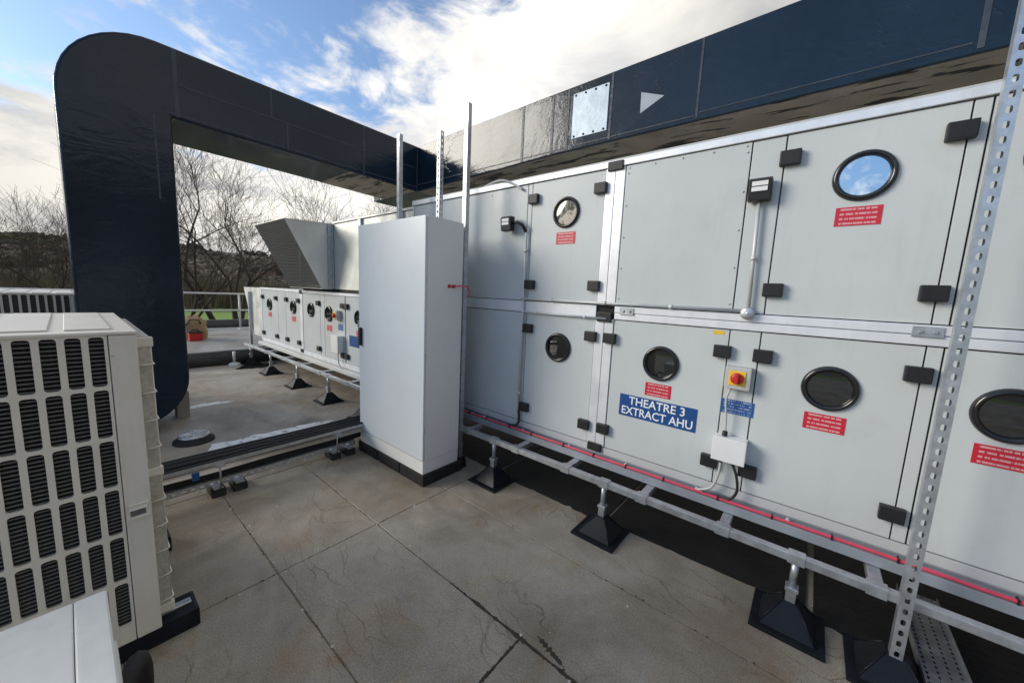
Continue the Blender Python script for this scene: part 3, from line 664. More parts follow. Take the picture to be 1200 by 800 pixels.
def cable(pts, r, mt, label, cat='cable'):
    P = [Vector(p) for p in pts]; out = []
    for i in range(len(P)-1):
        p0, p1, p2, p3 = P[max(i-1,0)], P[i], P[i+1], P[min(i+2,len(P)-1)]
        for q in range(8):
            t = q/8; out.append(.5*((2*p1)+(p2-p0)*t+(2*p0-5*p1+4*p2-p3)*t*t+(-p0+3*p1-3*p2+p3)*t**3))
    out.append(P[-1]); return tag(MB().tube(out, r, 8).build('cable', mt), label, cat)
cable([(FX-.035,.318,1.118),(FX-.05,.335,1.05),(FX-.045,.325,.93),(FX-.04,.322,.85)], .006, 'grey_plastic', 'thin grey cable linking isolator and white junction box')
cable([(FX-.04,.325,.665),(FX-.045,.33,.58),(FX-.05,.36,.49),(FX-.045,.44,.445)], .0075, 'grey_plastic', 'grey cable curving from the white junction box to the base channel')
cable([(FX-.04,.262,.665),(FX-.05,.235,.6),(FX-.055,.225,.52),(FX-.055,.255,.462),(FX-.05,.32,.446),(FX-.055,.4,.447)], .0075, 'black_plastic', 'black cable curving from the white junction box to the red cable')
cable([(FX-.022,1.880,.61),(FX-.022,1.87,.55),(FX-.04,1.86,.50),(FX-.045,1.90,.46),(FX-.05,1.98,.445)], .010, 'black_plastic', 'black flexible cable tail at the foot of the tall conduit')
bl = B(FX-.0025, FX-.0005, .2, .366, .955, 1.04).build('information_plate', 'blue_label'); tag(bl, 'small blue plate with fine white print between isolator and junction box', 'sign')

# ------------------------------------------------------------------ galvanised support frames with rubber feet
foot_b = MB().frustum((0,0), .150, .150, 0, .016); foot_b.frustum((0,0), .116, .032, .016, .128)
foot_mesh, _ = foot_b.mesh('foot', 'rubber', .005, 2, Vector((0,0,0)))
ridge_meshes = [MB().tube([(sx*.113, sy*.113, .018), (sx*.033, sy*.033, .128)], .0045, 5).mesh('ridge', 'rubber', 0, 1, Vector((0,0,0)))[0] for sx, sy in ((1,1),(1,-1),(-1,1),(-1,-1))]
sock = MB().box(-.021, .021, -.021, .021, .120, .190); sock.box(-.027, .027, -.027, .027, .186, .206)
sock_mesh, _ = sock.mesh('socket', 'galvanised', .002, 1, Vector((0,0,0)))
rod_mesh, _ = MB().tube([(0,0,.2),(0,0,.345)], .0165, 12).mesh('rod', 'galvanised', 0, 1, Vector((0,0,0)))
clamp_mesh, _ = B(-.026, .026, -.035, .035, .334, .386).mesh('clamp', 'galvanised', .004, 2, Vector((0,0,0)))
def frame(name, label, y0, y1, feet, stubs, group):
    t = thing(name, (2.22, (y0+y1)/2, 0), label, 'support frame', group)
    B(2.20, 2.24, y0, y1, .340, .380).build('rail', 'galvanised', t, .004, 2)
    B(3.88, 3.92, y0, y1, .340, .380).build('rail', 'galvanised', t, .004, 2)
    for y in stubs:
        B(2.2405, 3.8795, y-.025, y+.025, .341, .3795).build('bearer', 'galvanised', t, .003, 1)
        put('clamp', clamp_mesh, (2.222, y, .0), t)
    for x in (2.222, 3.90):
        for y in feet:
            if x > 3 and y not in feet[::2]: continue
            f = put('foot', foot_mesh, (x, y, .0005), t, (0, 0, R(random.uniform(-4, 4)))) if False else put('foot', foot_mesh, (x, y, .0005), t)
            for q in range(4): put('ridge', ridge_meshes[q], (x, y, .0005), f)
            put('socket', sock_mesh, (x, y, 0), f); put('rod', rod_mesh, (x, y, 0), f); put('clamp', clamp_mesh, (x, y, 0), t)
    return t
frame('support_frame', 'galvanised rail frame on black rubber feet under the two-tier unit', -3.0, 3.46, [2.97, 1.96, .955, -.075, -1.2, -2.3], [3.3, 2.27, 1.72, 1.255, .70, .25, -.36, -.9, -1.6, -2.2, -2.8], None)
frame('support_frame', 'galvanised rail frame on black rubber feet under the low far unit', 3.52, 8.75, [4.1, 5.06, 6.13, 7.31, 8.40], [3.7, 4.5, 5.3, 6.0, 6.7, 7.5, 8.2], None)

# ------------------------------------------------------------------ slotted struts
def strut(y, z0, z1, label, holes=True, x=2.178, group='upright steel struts', foot=False):
    t = thing('strut', (x, y, z0), label, 'strut', group); w = .041; d = .041; n = max(1, int((z1-z0)/.05)); c = (z1-z0)/n
    for nm, O, U, Nn in (('web', (x-d/2, y, 0), (0,1,0), (-1,0,0)), ('flange', (x, y-w/2, 0), (1,0,0), (0,-1,0))):
        mb = MB()
        for k in range(n):
            zc = z0+c*(k+.5); o = (O[0], O[1], zc)
            if holes: mb.holed(o, U, (0,0,1), Nn, w, c, .016, .026, .0075, .0025)
            else:
                mb.holed(o, U, (0,0,1), Nn, w, c, .006, .006, .0029, .0025, 1)
        mb.build(nm, 'galvanised', t)
    if foot: 
        f = put('foot', foot_mesh, (x+.015, y, .0005), t)
        for q in range(4): put('ridge', ridge_meshes[q], (x+.015, y, .0005), f)
    else: MB().frustum((x, y), .05, .04, .0005, z0).build('foot', 'rubber', t, .004, 1)
    B(x-d/2+.0026, x+d/2, y+w/2-.0026, y+w/2, z0, z1).build('flange', 'galvanised', t)
    B(x+d/2-.0026, x+d/2, y-w/2+.0026, y-w/2+.011, z0, z1).build('lip', 'galvanised', t)
    B(x+d/2-.0026, x+d/2, y+w/2-.011, y+w/2-.0027, z0, z1).build('lip', 'galvanised', t)
    return t
strut(3.32, .10, 3.087, 'plain upright steel strut above the far edge of the tall grey cabinet', False, 2.19)
strut(2.70, .10, 2.972, 'shorter slotted upright strut above the middle of the tall grey cabinet', True, 2.19)
strut(2.355, .10, 3.107, 'tallest plain upright strut beside the side panel of the tall grey cabinet', False, 2.19)
strut(-.443, .118, 3.05, 'slotted upright strut standing on a rubber foot before the two-tier unit', True, 2.175, foot=True)
# perforated cable tray lying under the unit
pt = thing('cable_tray', (2.45, -.6, 0), 'perforated steel cable tray lying under the unit by the slotted strut', 'cable tray')
mb = MB(); y0, wd = -.615, .15
for i in range(24):
    for j in range(4):
        sh = 0
        mb.holed((2.17+.03*i, y0-.056+.0375*j, .055), (1,0,0), (0,1,0), (0,0,1), .03, .0375, .016, .009, .0042, .0015, 2)
mb.build('deck', 'galvanised', pt)
for s in (-1, 1): B(2.155, 2.875, y0+s*.0752-.001, y0+s*.0752+.001, .03, .075).build('side', 'galvanised', pt)
for x in (2.3, 2.8): B(x-.03, x+.03, y0-.07, y0+.07, .0005, .053).build('block', 'dull_rubber', pt, .003, 1)

# ------------------------------------------------------------------ tall grey control cabinet
cab = thing('control_cabinet', (1.94, 2.81, 0), 'tall pale grey steel control cabinet standing on black blocks', 'cabinet')
CX0, CX1, CY0, CY1 = 1.747, 2.130, 2.308, 3.308
B(CX0+.021, CX1, CY0, CY1, .205, 2.152).build('body', 'cabinet_lit_side', cab, .004, 2)
dr = B(CX0, CX0+.020, CY0+.002, CY1-.002, .212, 2.150).build('door', 'steel_paint', cab, .006, 2)
for z in (.45, 1.05, 1.65): B(CX0+.004, CX0+.018, CY0-.002, CY0+.0018, z, z+.05).build('hinge', 'grey_plastic', dr)
B(CX0+.004, CX1-.002, CY0+.003, CY1-.003, .095, .203).build('plinth', 'cabinet_lit_side', cab, .004, 2)
hd = B(CX0-.028, CX0-.001, CY1-.062, CY1-.032, 1.05, 1.22).build('handle', 'black_plastic', dr, .007, 2)
for ya, yb in ((CY0-.02, CY0+.31), (CY0+.32, CY0+.66), (CY0+.67, CY1+.02)): B(CX0-.01, CX1+.04, ya, yb, .0005, .094).build('block', 'dull_rubber', cab, .012, 2)
for k in range(2):
    MB().lathe((1.985+.045*k, CY0, 1.635), (0,-1,0), [(.014,0),(.014,.016),(.010,.02),(.0005,.02)], 12).build('gland', 'red', cab)
cable([(2.03,CY0-.02,1.635),(2.07,CY0-.04,1.64),(2.13,CY0-.035,1.64),(2.165,CY0-.03,1.635),(2.185,CY0-.03,1.60),(2.18,CY0-.03,1.55)], .006, 'red_cable', 'short red cable hooked from the cabinet side to the strut')

# ------------------------------------------------------------------ far low unit with hood, and inlet plenum above it
far = thing('air_handling_unit', (FX, 6.2, .38), 'low pale grey air handling unit beyond the tall cabinet', 'ventilation unit')
B(FX+.014, 4.1, 3.62, 8.46, .44, 1.478).build('casing', 'ahu_side', far)
def fpanel(y0, y1, name='panel'): return B(FX, FX+.018, y0+.004, y1-.004, .520, 1.455).build(name, 'ahu_panel', far, .003, 1)
def fdoor(y0, y1, port, label, hin):
    d = fpanel(y0, y1, 'door')
    if port:
        put('porthole_rim', rim_mesh, (FX-.001, port[0], port[1]), d); put('porthole_glass', glass_mesh, (FX-.004, port[0], port[1]), d)
    if label: put('warning_label', lab_mesh, (FX-.0005, label[0], label[1]), d, label='red warning label')
    for hy, hz in hin: put('hinge', hinge_mesh, (FX, hy, hz), d)
fdoor(7.55, 8.40, (7.97, 1.19), (7.97, 1.0), [(8.33,1.32),(7.62,1.32),(8.33,.62),(7.62,.62)])
fpanel(7.18, 7.55, 'post')
fdoor(6.55, 7.18, (6.83, 1.20), (6.83, 1.0), [(7.12,1.32),(6.60,1.32),(7.12,.62),(6.60,.62)])
fdoor(5.80, 6.44, (6.12, 1.20), None, [(5.84,1.32),(5.84,.62)])
fpanel(5.66, 5.80, 'post')
fdoor(5.02, 5.66, (5.50, 1.18), (5.50, .97), [(5.06,1.32),(5.06,.62)])
fdoor(4.15, 5.0, (4.62, 1.18), (4.62, .97), [(4.95,1.32),(4.95,.62),(4.2,1.32),(4.2,.62)])
fpanel(3.64, 4.15)
for a, b in ((6.445, 6.545), (8.405, 8.455)): B(FX-.006, FX+.02, a, b, .51, 1.46).build('frame_profile', 'aluminium', far, .003, 1)
B(FX-.012, FX+.03, 3.62, 8.47, 1.458, 1.498).build('frame_profile', 'aluminium', far, .003, 1)
B(FX-.006, FX+.03, 3.62, 8.47, .452, .516).build('frame_profile', 'aluminium', far, .003, 1)
MB().prism([(2.380,.382),(2.380,.430),(2.47,.432),(2.47,.451),(2.475,.451),(2.475,.382)], 'y', 3.55, 8.5).build('base_channel', 'white_box', far)
for z in (1.47, .50): B(FX-.022, FX-.007, 6.45, 6.54, z-.03, z+.03).build('corner_block', 'black_plastic', far, .005, 1)
fi = thing('isolator_switch', (FX, 5.19, 1.12), 'isolator with red knob on a yellow plate on the low far unit', 'switch')
B(FX-.065, FX, 5.13, 5.26, 1.115, 1.25).build('box', 'grey_plastic', fi, .006, 1); B(FX-.070, FX-.0648, 5.15, 5.24, 1.135, 1.225).build('yellow_plate', 'yellow', fi)
MB().lathe((FX-.070, 5.195, 1.18), (-1,0,0), [(.032,0),(.032,.02),(.0005,.022)], 16).build('knob', 'red', fi)
fj = thing('junction_box', (FX, 5.16, .68), 'white junction box on the low far unit', 'junction box')
B(FX-.085, FX, 5.06, 5.26, .66, .90).build('box', 'white_plastic', fj, .006, 1); B(FX-.095, FX-.086, 5.055, 5.265, .655, .905).build('lid', 'white_plastic', fj, .004, 1)
fp = B(FX-.0025, FX-.0005, 5.08, 5.22, .97, 1.06).build('information_plate', 'blue_label'); tag(fp, 'small blue plate above the white box on the low far unit', 'sign')
fs_ = B(FX-.004, FX-.0005, 4.60, 4.90, .78, .93).build('sign', 'sign_blue'); tag(fs_, 'small blue sign half hidden by the tall grey cabinet', 'sign')
cable([(FX-.04,5.16,.66),(FX-.045,5.15,.58),(FX-.05,5.12,.5),(FX-.045,5.05,.445)], .008, 'grey_plastic', 'grey cable below the white box on the low far unit')
# end hood of the far unit
eh = thing('end_hood', (3.2, 8.8, 1.0), 'tapered galvanised hood at the end of the low far unit', 'hood')
MB().prism([(8.475,1.48),(9.55,1.47),(9.0,.52),(8.475,.50)], 'x', FX+.005, FX+.012).build('side_plate', 'galv_sheet', eh)
MB().prism([(8.475,1.48),(9.55,1.47),(9.0,.52),(8.475,.50)], 'x', 4.05, 4.057).build('side_plate', 'galv_sheet', eh)
MB().prism([(8.475,1.482),(9.552,1.472),(9.552,1.478),(8.475,1.488)], 'x', FX+.005, 4.057).build('top_plate', 'galv_sheet', eh)
MB().prism([(8.475,.494),(9.0,.514),(9.0,.519),(8.475,.499)], 'x', FX+.013, 4.049).build('bottom_plate', 'galv_sheet', eh)

# plenum and weather hood with wire mesh mouth
pl = thing('inlet_plenum', (3.3, 5.0, 1.53), 'galvanised sheet plenum box above the low far unit, behind the cabinet', 'duct')
B(FX+.02, 4.1, 3.47, 6.6, 1.545, 2.450).build('box', 'galv_sheet', pl, .004, 1)
B(FX+.0, FX+.05, 3.47, 5.36, 2.452, 2.478).build('top_edge', 'galv_sheet', pl, .003, 1)
for y in (3.7, 4.6): B(FX-.01, FX+.019, y-.04, y+.04, 2.36, 2.45).build('lifting_bracket', 'galvanised', pl, .003, 1)
B(FX+.03, 4.05, 3.7, 6.5, 1.499, 1.544).build('seal', 'dull_rubber', pl)
HY0, HY1 = 5.40, 6.55
hood = thing('weather_hood', (2.2, 6.0, 1.53), 'sloping galvanised weather hood with wire mesh mouth above the low far unit', 'hood')
sidep = [(1.86, 2.425), (FX+.015, 2.452), (FX+.015, 1.545), (2.31, 1.545)]
for a in (HY0, HY1): MB().prism([(x, z) for x, z in sidep], 'y', a, a+.004).build('side_plate', 'galv_sheet', hood)
MB().prism([(1.858,2.427),(FX+.015,2.454),(FX+.015,2.458),(1.858,2.431)], 'y', HY0-.004, HY1+.008).build('top_plate', 'galv_sheet', hood)
B(2.31, FX+.015, HY0+.004, HY1, 1.540, 1.5445).build('bottom_plate', 'galv_sheet', hood)
P0, P1 = Vector((1.862, 0, 2.42)), Vector((2.31, 0, 1.548)); mesh_ = MB()
ln = (P1-P0).length; dd = (P1-P0)/ln; nn = Vector((-dd.z, 0, dd.x))*-1
for k in range(44):
    a = P0+dd*ln*(k+.5)/44; mesh_.tube([(a.x, HY0+.004, a.z), (a.x, HY1, a.z)], .0034, 3, False)
for k in range(56):
    y = HY0+.01+(HY1-HY0-.015)*k/55; mesh_.tube([(P0.x, y, P0.z), (P1.x, y, P1.z)], .0034, 3, False)
mesh_.build('wire_mesh', 'fin', hood, kind='stuff')
MB().prism([(FX+.016-.02,1.60),(FX+.016-.02,2.40),(FX+.016,2.40),(FX+.016,1.60)], 'y', HY0+.06, HY1-.06).build('louvre_back', 'condenser_dark', hood)
for x0, y0_, y1_ in ((FX-.05, HY0-.032, HY0-.001), (FX+.0, HY0-.045, HY0-.033)):
    B(x0, FX+.014, y0_, y1_, 1.545, 2.45).build('flange', 'galvanised', hood, .002, 1)
fb = MB()
for k in range(6): fb.lathe((FX-.05, HY0-.016, 1.62+.15*k), (-1,0,0), [(.012,0),(.012,.009),(.0005,.01)], 6, False)
fb.build('bolts', 'galvanised', hood, kind='stuff')

# ------------------------------------------------------------------ navy wrapped ducts
DY0, DY1 = 5.0, 5.95
riser = thing('riser_duct', (.42, 5.47, .15), 'dark navy wrapped duct rising from the roof and bending over to the long duct', 'duct')
def arc(cx, cz, rx, rz, a0, a1, n): return [(cx+rx*math.cos(R(a0+(a1-a0)*k/n)), cz+rz*math.sin(R(a0+(a1-a0)*k/n))) for k in range(n+1)]
poly = []
poly += [(3.62, 3.105), (3.62, 3.772)]                                     # joint with the long duct
poly += arc(.70, 3.10, .645, .675, 90, 180, 11)                               # outer bend at the top
poly += [(.045, 1.3), (.045, .85), (-.1, .72), (-1.6, .70), (-1.6, .10), (.28, .10)]
poly += arc(.28, .58, .49, .48, -80, 0, 8)                                    # outer bend at the bottom
poly += [(.769, 1.8), (.775, 3.135), (2.0, 3.13)]
def extrude_div(poly, y0, y1, parent):
    """wrapped duct: front/back outline, faces cut into a grid and pushed in and out a little"""
    bm = bmesh.new(); vs = [bm.verts.new((p, y0, q)) for p, q in poly]; f = bm.faces.new(vs)
    r = bmesh.ops.extrude_face_region(bm, geom=[f]); nv = [e for e in r['geom'] if isinstance(e, bmesh.types.BMVert)]
    bmesh.ops.translate(bm, verts=nv, vec=(0, y1-y0, 0))
    bmesh.ops.recalc_face_normals(bm, faces=bm.faces)
    ed = [e for e in bm.edges if e.calc_face_angle(0) > R(50)]
    bmesh.ops.bevel(bm, geom=ed, offset=.022, segments=3, affect='EDGES', profile=.5, clamp_overlap=True)
    me = bpy.data.meshes.new('duct_wrap'); bm.to_mesh(me); bm.free(); me.materials.append(MATS['navy_wrap'])
    return put('duct_wrap', me, (0, 0, 0), parent)
extrude_div(poly, DY0, DY1, riser)
def tape(x0, x1, z0, z1, y=DY0-.004, parent=riser): return B(x0, x1, y, y+.006, z0, z1).build('tape_seam', 'navy_tape', parent, .0015, 1)
tape(.80, .835, 3.15, 3.755); tape(1.62, 1.64, 3.45, 3.755); tape(1.78, 1.80, 3.15, 3.45); tape(2.72, 2.745, 3.13, 3.76); tape(3.595, 3.618, 3.12, 3.76, DY0-.006)
tape(.80, 3.6, 3.440, 3.452, DY0-.0035); tape(.74, 3.6, 3.165, 3.178, DY0-.0035); tape(.64, .655, 2.35, 3.12)
# brown streaked patch under the duct
MB().prism([(2.55,3.1190),(3.58,3.1025),(3.58,3.109),(2.55,3.124)], 'y', 5.02, 5.93).build('streaked_patch', 'soffit', riser, .002, 1)
fpost = thing('duct_support', (.78, 5.58, 0), 'short concrete prop under the bend of the riser duct', 'support')
B(.715, .83, 5.50, 5.66, .0005, .30).build('block', 'concrete', fpost, .008, 2)
B(-.9, -.75, 5.2, 5.8, .0005, .10).build('block', 'concrete', fpost, .008, 2)

top = thing('roof_duct', (4.0, 1.4, 3.1), 'long navy wrapped duct running high above the two-tier unit', 'duct')
ys = [-4.5, 0, 2.58, 5.0, 6.3]; z0s = [3.18, 3.165, 3.172, 3.107, 3.107]; z1s = [3.90, 3.855, 3.815, 3.775, 3.775]
vs = []; fs = []
for y, a, b in zip(ys, z0s, z1s): vs += [(3.622, y, a), (4.45, y, a), (4.45, y, b), (3.622, y, b)]
for i in range(len(ys)-1):
    for k in range(4): k2 = (k+1) % 4; fs.append((i*4+k, i*4+k2, i*4+4+k2, i*4+4+k))
fs += [(3, 2, 1, 0), (16, 17, 18, 19)]
MB().add(vs, fs).build('duct_wrap', 'navy_wrap', top, .02, 3)
TX = 3.622
MB().prism([(-4.5,3.1765),(0,3.1615),(2.58,3.1685),(4.95,3.1045),(4.95,3.110),(2.58,3.174),(0,3.167),(-4.5,3.182)], 'x', 3.642, 4.43).build('soffit_board', 'soffit', top)
def ttape(y0, y1, z0, z1, mt='navy_tape', th=.005, name='tape_seam'): return B(TX-th, TX+.002, y0, y1, z0, z1).build(name, mt, top, .0015, 1)
ttape(2.92, 2.955, 3.17, 3.80); ttape(2.50, 2.53, 3.19, 3.80); ttape(2.30, 2.325, 3.19, 3.80); ttape(1.80, 1.825, 3.19, 3.82)
ttape(.985, 1.005, 3.19, 3.83); ttape(-.6, -.57, 3.19, 3.85); ttape(1.01, 5.0, 3.205, 3.218, th=.004)
ttape(-.55, .98, 3.225, 3.235, th=.004)
ttape(1.845, 2.255, 3.285, 3.735, 'foil', .006, 'access_hatch')
ha = MB()
for q in range(4):
    ha.lathe((TX-.006, 1.88+.115*q, 3.715), (-1,0,0), [(.012,0),(.010,.006),(.0005,.008)], 8); ha.lathe((TX-.006, 1.88+.115*q, 3.305), (-1,0,0), [(.012,0),(.010,.006),(.0005,.008)], 8)
ha.build('hatch_screws', 'black_plastic', top, kind='stuff')
MB().prism([(1.505,3.355),(1.510,3.545),(1.29,3.455)], 'x', TX-.004, TX+.001).build('flow_arrow', 'arrow_grey', top, label='pale grey triangular flow arrow')
for y in (-3, -.8, 1.2, 3.2):
    B(4.1, 4.2, y-.03, y+.03, 2.534, 3.2).build('support_leg', 'galvanised', top)
# cable trailing from the duct joint down to the unit
cable([(2.62,2.75,2.545),(2.50,2.45,2.548),(2.438,2.2,2.55),(2.430,2.05,2.50),(2.432,1.95,2.44)], .010, 'grey_plastic', 'short grey cable lying over the top edge of the two-tier unit')

# ------------------------------------------------------------------ condensers
def condenser(name, x1, y0, depth, h, label, detailed, w=1.02, zb=.10):
    x0 = x1-w; t = thing(name, ((x0+x1)/2, y0+depth/2, 0), label, 'outdoor unit')
    zt = zb+h; th = .02
    # front: slotted panel left, plain service panel right
    px = x1-.078; nc = int((px-x0-.01)/.0555); pw = nc*.0555; fr = MB()
    rows = 6; z0 = zb+.075; ch_ = (zt-.012-z0)/rows
    for i in range(nc):
        for j in range(rows):
            fr.holed((px-.0555*(i+.5), y0, z0+ch_*(j+.5)), (1,0,0), (0,0,1), (0,-1,0), .0555, ch_, .038, ch_-.014, .010, .012, 3)
    g = fr.build('slotted_grille', 'condenser', t)
    fins = MB()
    for k in range(int(rows*ch_/.0155)):
        z = z0+.0155*k+.004; fins.box(px-pw, px, y0+.013, y0+.028, z, z+.0055)
    fins.build('louvre_fins', 'fin', g, kind='stuff')
    B(px-pw-.0, px, y0+.035, y0+.045, z0, zt-.014).build('dark_core', 'condenser_dark', t)
    B(px-pw, px, y0, y0+.02, zb, z0-.001).build('lower_rail', 'condenser', t, .002, 1)
    B(x0, px-pw-.001, y0, y0+.05, zb, zt-.013).build('corner_post', 'condenser', t, .003, 1)
    sp = B(px+.002, x1, y0-.003, y0+.05, zb, zt-.013).build('service_panel', 'condenser', t, .008, 2)
    hz = zb+.555
    hb = MB().holed((x1-.040, y0-.0035, hz), (1,0,0), (0,0,1), (0,-1,0), .068, .085, .050, .028, .012, .0, 4); hb.build('handle_surround', 'condenser', sp)
    MB().prism([(y0-.012,hz+.014),(y0-.004,hz+.04),(y0-.0036,hz+.04),(y0-.0036,hz+.012)], 'x', x1-.066, x1-.014).build('handle_lip', 'condenser', sp, .002, 1)
    B(x1-.062, x1-.018, y0-.0042, y0-.0037, hz-.013, hz+.013).build('handle_recess', 'fin', sp)
    B(x1-.070, x1-.006, y0-.011, y0-.0036, hz+.030, hz+.038).build('handle_ridge', 'condenser', sp, .003, 2)
    B(x1-.070, x1-.006, y0-.011, y0-.0036, hz-.026, hz-.017).build('handle_ridge', 'condenser', sp, .003, 2)
    MB().lathe((x1-.068, y0-.003, zt-.09), (0,-1,0), [(.004,0),(.003,.002),(.0003,.003)], 8).build('screw', 'galvanised', sp)
    # body, coil side and top
    B(x0+.01, x1-.03, y0+.051, y0+depth, zb, zt-.014).build('body', 'condenser', t)
    coil = B(x1-.029, x1+.040, y0+.055, y0+depth-.05, zb+.05, zt-.03).build('coil', 'coil', t)
    wires = MB()
    z = zb+.08
    while z < zt-.05:
        wires.tube([(x1-.006, y0+.052, z), (x1+.036, y0+.050, z+.004), (x1+.048, y0+.06, z+.004), (x1+.048, y0+depth-.06, z+.004)], .0035, 5); z += .118
    for q in range(9):
        y = y0+.09+(depth-.16)*q/8; wires.tube([(x1+.045, y, zb+.07), (x1+.045, y, zt-.06)], .003, 5)
    wires.build('wire_guard', 'condenser', coil)
    for z in (zt-.05, zb+h*.53, zb+.045): B(x1-.002, x1+.050, y0+.051, y0+.075, z-.022, z+.018).build('guard_bracket', 'condenser', coil, .003, 1)
    lid = B(x0-.004, x1+.002, y0-.006, y0+depth+.004, zt-.012, zt).build('top_cover', 'condenser', t, .005, 2)
    for q in range(7):
        xx = x1-.06-.155*q
        if xx-.13 < x0: break
        B(xx-.12, xx, y0+.08, y0+depth-.06, zt, zt+.006).build('raised_panel', 'condenser', lid, .004, 1)
    for q, y in enumerate((y0+.10, y0+depth-.22)):
        B(x0-.12, x1+.13, y-.075, y+.075, .0005, zb-.012).build('rubber_foot', 'rubber', t, .012, 2)
        B(x0-.06, x1+.11, y-.018, y+.018, zb-.012, zb-.0005).build('foot_rail', 'galvanised', t, .002, 1)
    return t
condenser('condenser', .163, 2.02, 1.04, 1.29, 'cream outdoor condenser with slotted grille in front of the navy riser duct', True)
condenser('condenser', .105, 6.25, 1.2, 1.28, 'cream outdoor condenser half hidden behind the navy riser duct', True)
# near white casing
nb = thing('outdoor_unit', (-.45, .98, 0), 'white rounded outdoor unit casing in front of the cream condenser', 'outdoor unit')
B(-.90, .004, .70, 1.308, .12, .775).build('casing', 'white_box', nb, .02, 3)
B(-.91, -.0445, .69, 1.318, .777, .801).build('lid', 'white_box', nb, .006, 3); B(-.0435, .012, .69, 1.318, .777, .802).build('lid_edge', 'white_box', nb, .009, 3)
B(-.905, .006, .7, 1.31, .7755, .7768).build('lid_seam', 'condenser_dark', nb)
B(.005, .018, .74, 1.20, .2, .735).build('side_cover', 'white_box', nb, .008, 2)
for y in (.80, 1.2): B(-.95, .06, y-.06, y+.06, .0005, .119).build('rubber_foot', 'dull_rubber', nb, .01, 2)
cable([(-.02,1.34,.36),(.03,1.42,.42),(.062,1.52,.40),(.075,1.60,.28),(.07,1.66,.12),(.04,1.70,.025)], .024, 'dull_rubber', 'black insulated hose looping between white casing and cream condenser', 'hose')

# ------------------------------------------------------------------ pipe and cable run across the roof
run = thing('pipe_run', (1.0, 3.35, 0), 'low rack of black insulated pipes crossing the roof to the tall cabinet', 'pipes')
def wob(y, z, r, s, x0=-1.4, x1=2.12):
    P = []; x = x0
    while x <= x1: P.append((x, y+.006*mnoise.noise((x*2, s, 1)), z+.006*mnoise.noise((x*2.4, s, 5)))); x += .08
    return MB().tube(P, r, 10)
for y, z, r, mt in ((3.266,.278,.018,'pipe_lag'),(3.326,.280,.020,'pipe_lag'),(3.390,.280,.020,'pipe_lag'),(3.450,.279,.019,'pipe_lag'),(3.484,.271,.010,'dull_rubber')):
    wob(y, z, r, y*7).build('insulated_pipe', mt, run)
wob(3.375, .128, .024, 3).build('insulated_pipe', 'dull_rubber', run)
B(-1.4, 2.12, 3.240, 3.2425, .258, .285).build('tray_side', 'galvanised', run); B(-1.4, 2.12, 3.2427, 3.50, .256, .2585).build('tray_base', 'galvanised', run)
chn = MB(); nseg = 60
for k in range(nseg): chn.holed((-1.4+3.1*(k+.5)/nseg, 3.318, .088), (1,0,0), (0,0,1), (0,-1,0), 3.1/nseg, .042, .026, .012, .0055, .002, 2)
chn.build('slotted_channel', 'galvanised', run); B(-1.4, 1.70, 3.318, 3.36, .1092, .1115).build('channel_top', 'galvanised', run)
for x in (.62, .755, 1.49, 1.63, -.6, -.46):
    bb = MB().prism([(3.25,.0005),(3.42,.0005),(3.40,.058),(3.27,.058)], 'x', x-.045, x+.045); bb.build('rubber_block', 'dull_rubber', run, .006, 1)
    B(x-.03, x+.03, 3.262, 3.40, .059, .0665).build('block_strip', 'galvanised', run)
for x in (.635, 1.50, -.55):
    MB().tube([(x, 3.262, .06), (x, 3.262, .262)], .006, 8).build('threaded_rod', 'galvanised', run)
    B(x-.025, x+.025, 3.225, 3.50, .238, .2555).build('cross_channel', 'galvanised', run)
blue = B(.47, .51, 3.222, 3.24, .19, .245).build('cable_tag', 'sign_blue'); tag(blue, 'small blue tag hanging under the pipe rack', 'tag')
# second low cable pair behind the rack
pr2 = thing('cable_pair', (1.6, 3.9, 0), 'dark cables lying low on the roof behind the pipe rack', 'cable')
for y in (3.86, 3.93): wob(y, .022, .018, y, -1.2, 2.2).build('cable', 'dull_rubber', pr2)

# round roof drain
dn = thing('roof_drain', (.71, 4.62, 0), 'round roof drain with grey domed grating beside the pipe rack', 'drain')
MB().lathe((.71,4.62,0), (0,0,1), [(.165,.001),(.160,.022),(.128,.030),(.122,.06)], 28).build('collar', 'dull_rubber', dn)
MB().lathe((.71,4.62,0), (0,0,1), [(.118,.02),(.124,.062),(.118,.072),(.0005,.078)], 28).build('cover', 'galvanised', dn)
rb = MB()
for k in range(14):
    a = 2*math.pi*k/14; rb.tube([(.71+.03*math.cos(a), 4.62+.03*math.sin(a), .079), (.71+.112*math.cos(a), 4.62+.112*math.sin(a), .075)], .006, 5)
rb.build('ribs', 'flashing', dn)

# ------------------------------------------------------------------ far roof edge: handrail, end post, tools
hr = thing('handrail', (1, 12.5, .25), 'galvanised two-bar handrail along the far edge of the roof', 'railing')
for z in (.785, 1.24): MB().tube([(-8.5,12.5,z),(8.5,12.5,z)], .024, 10).build('rail', 'matte_zinc', hr)
for x in (-7.3,-5.2,-3.1,-1.0,1.05,3.09,5.1,7.2):
    MB().tube([(x,12.5,.262),(x,12.5,1.24)], .024, 10).build('post', 'matte_zinc', hr)
    MB().lathe((x,12.5,.252), (0,0,1), [(.07,.0005),(.07,.012),(.03,.014),(.028,.05)], 14).build('base_flange', 'matte_zinc', hr)
ep = thing('corner_post', (2.42, 9.1, .25), 'single grey steel post beside the tapered end hood', 'post')
B(2.395, 2.445, 9.05, 9.10, .262, 1.40).build('post', 'galvanised', ep, .004, 1); B(2.36, 2.48, 9.015, 9.135, .2505, .261).build('base_plate', 'galvanised', ep)
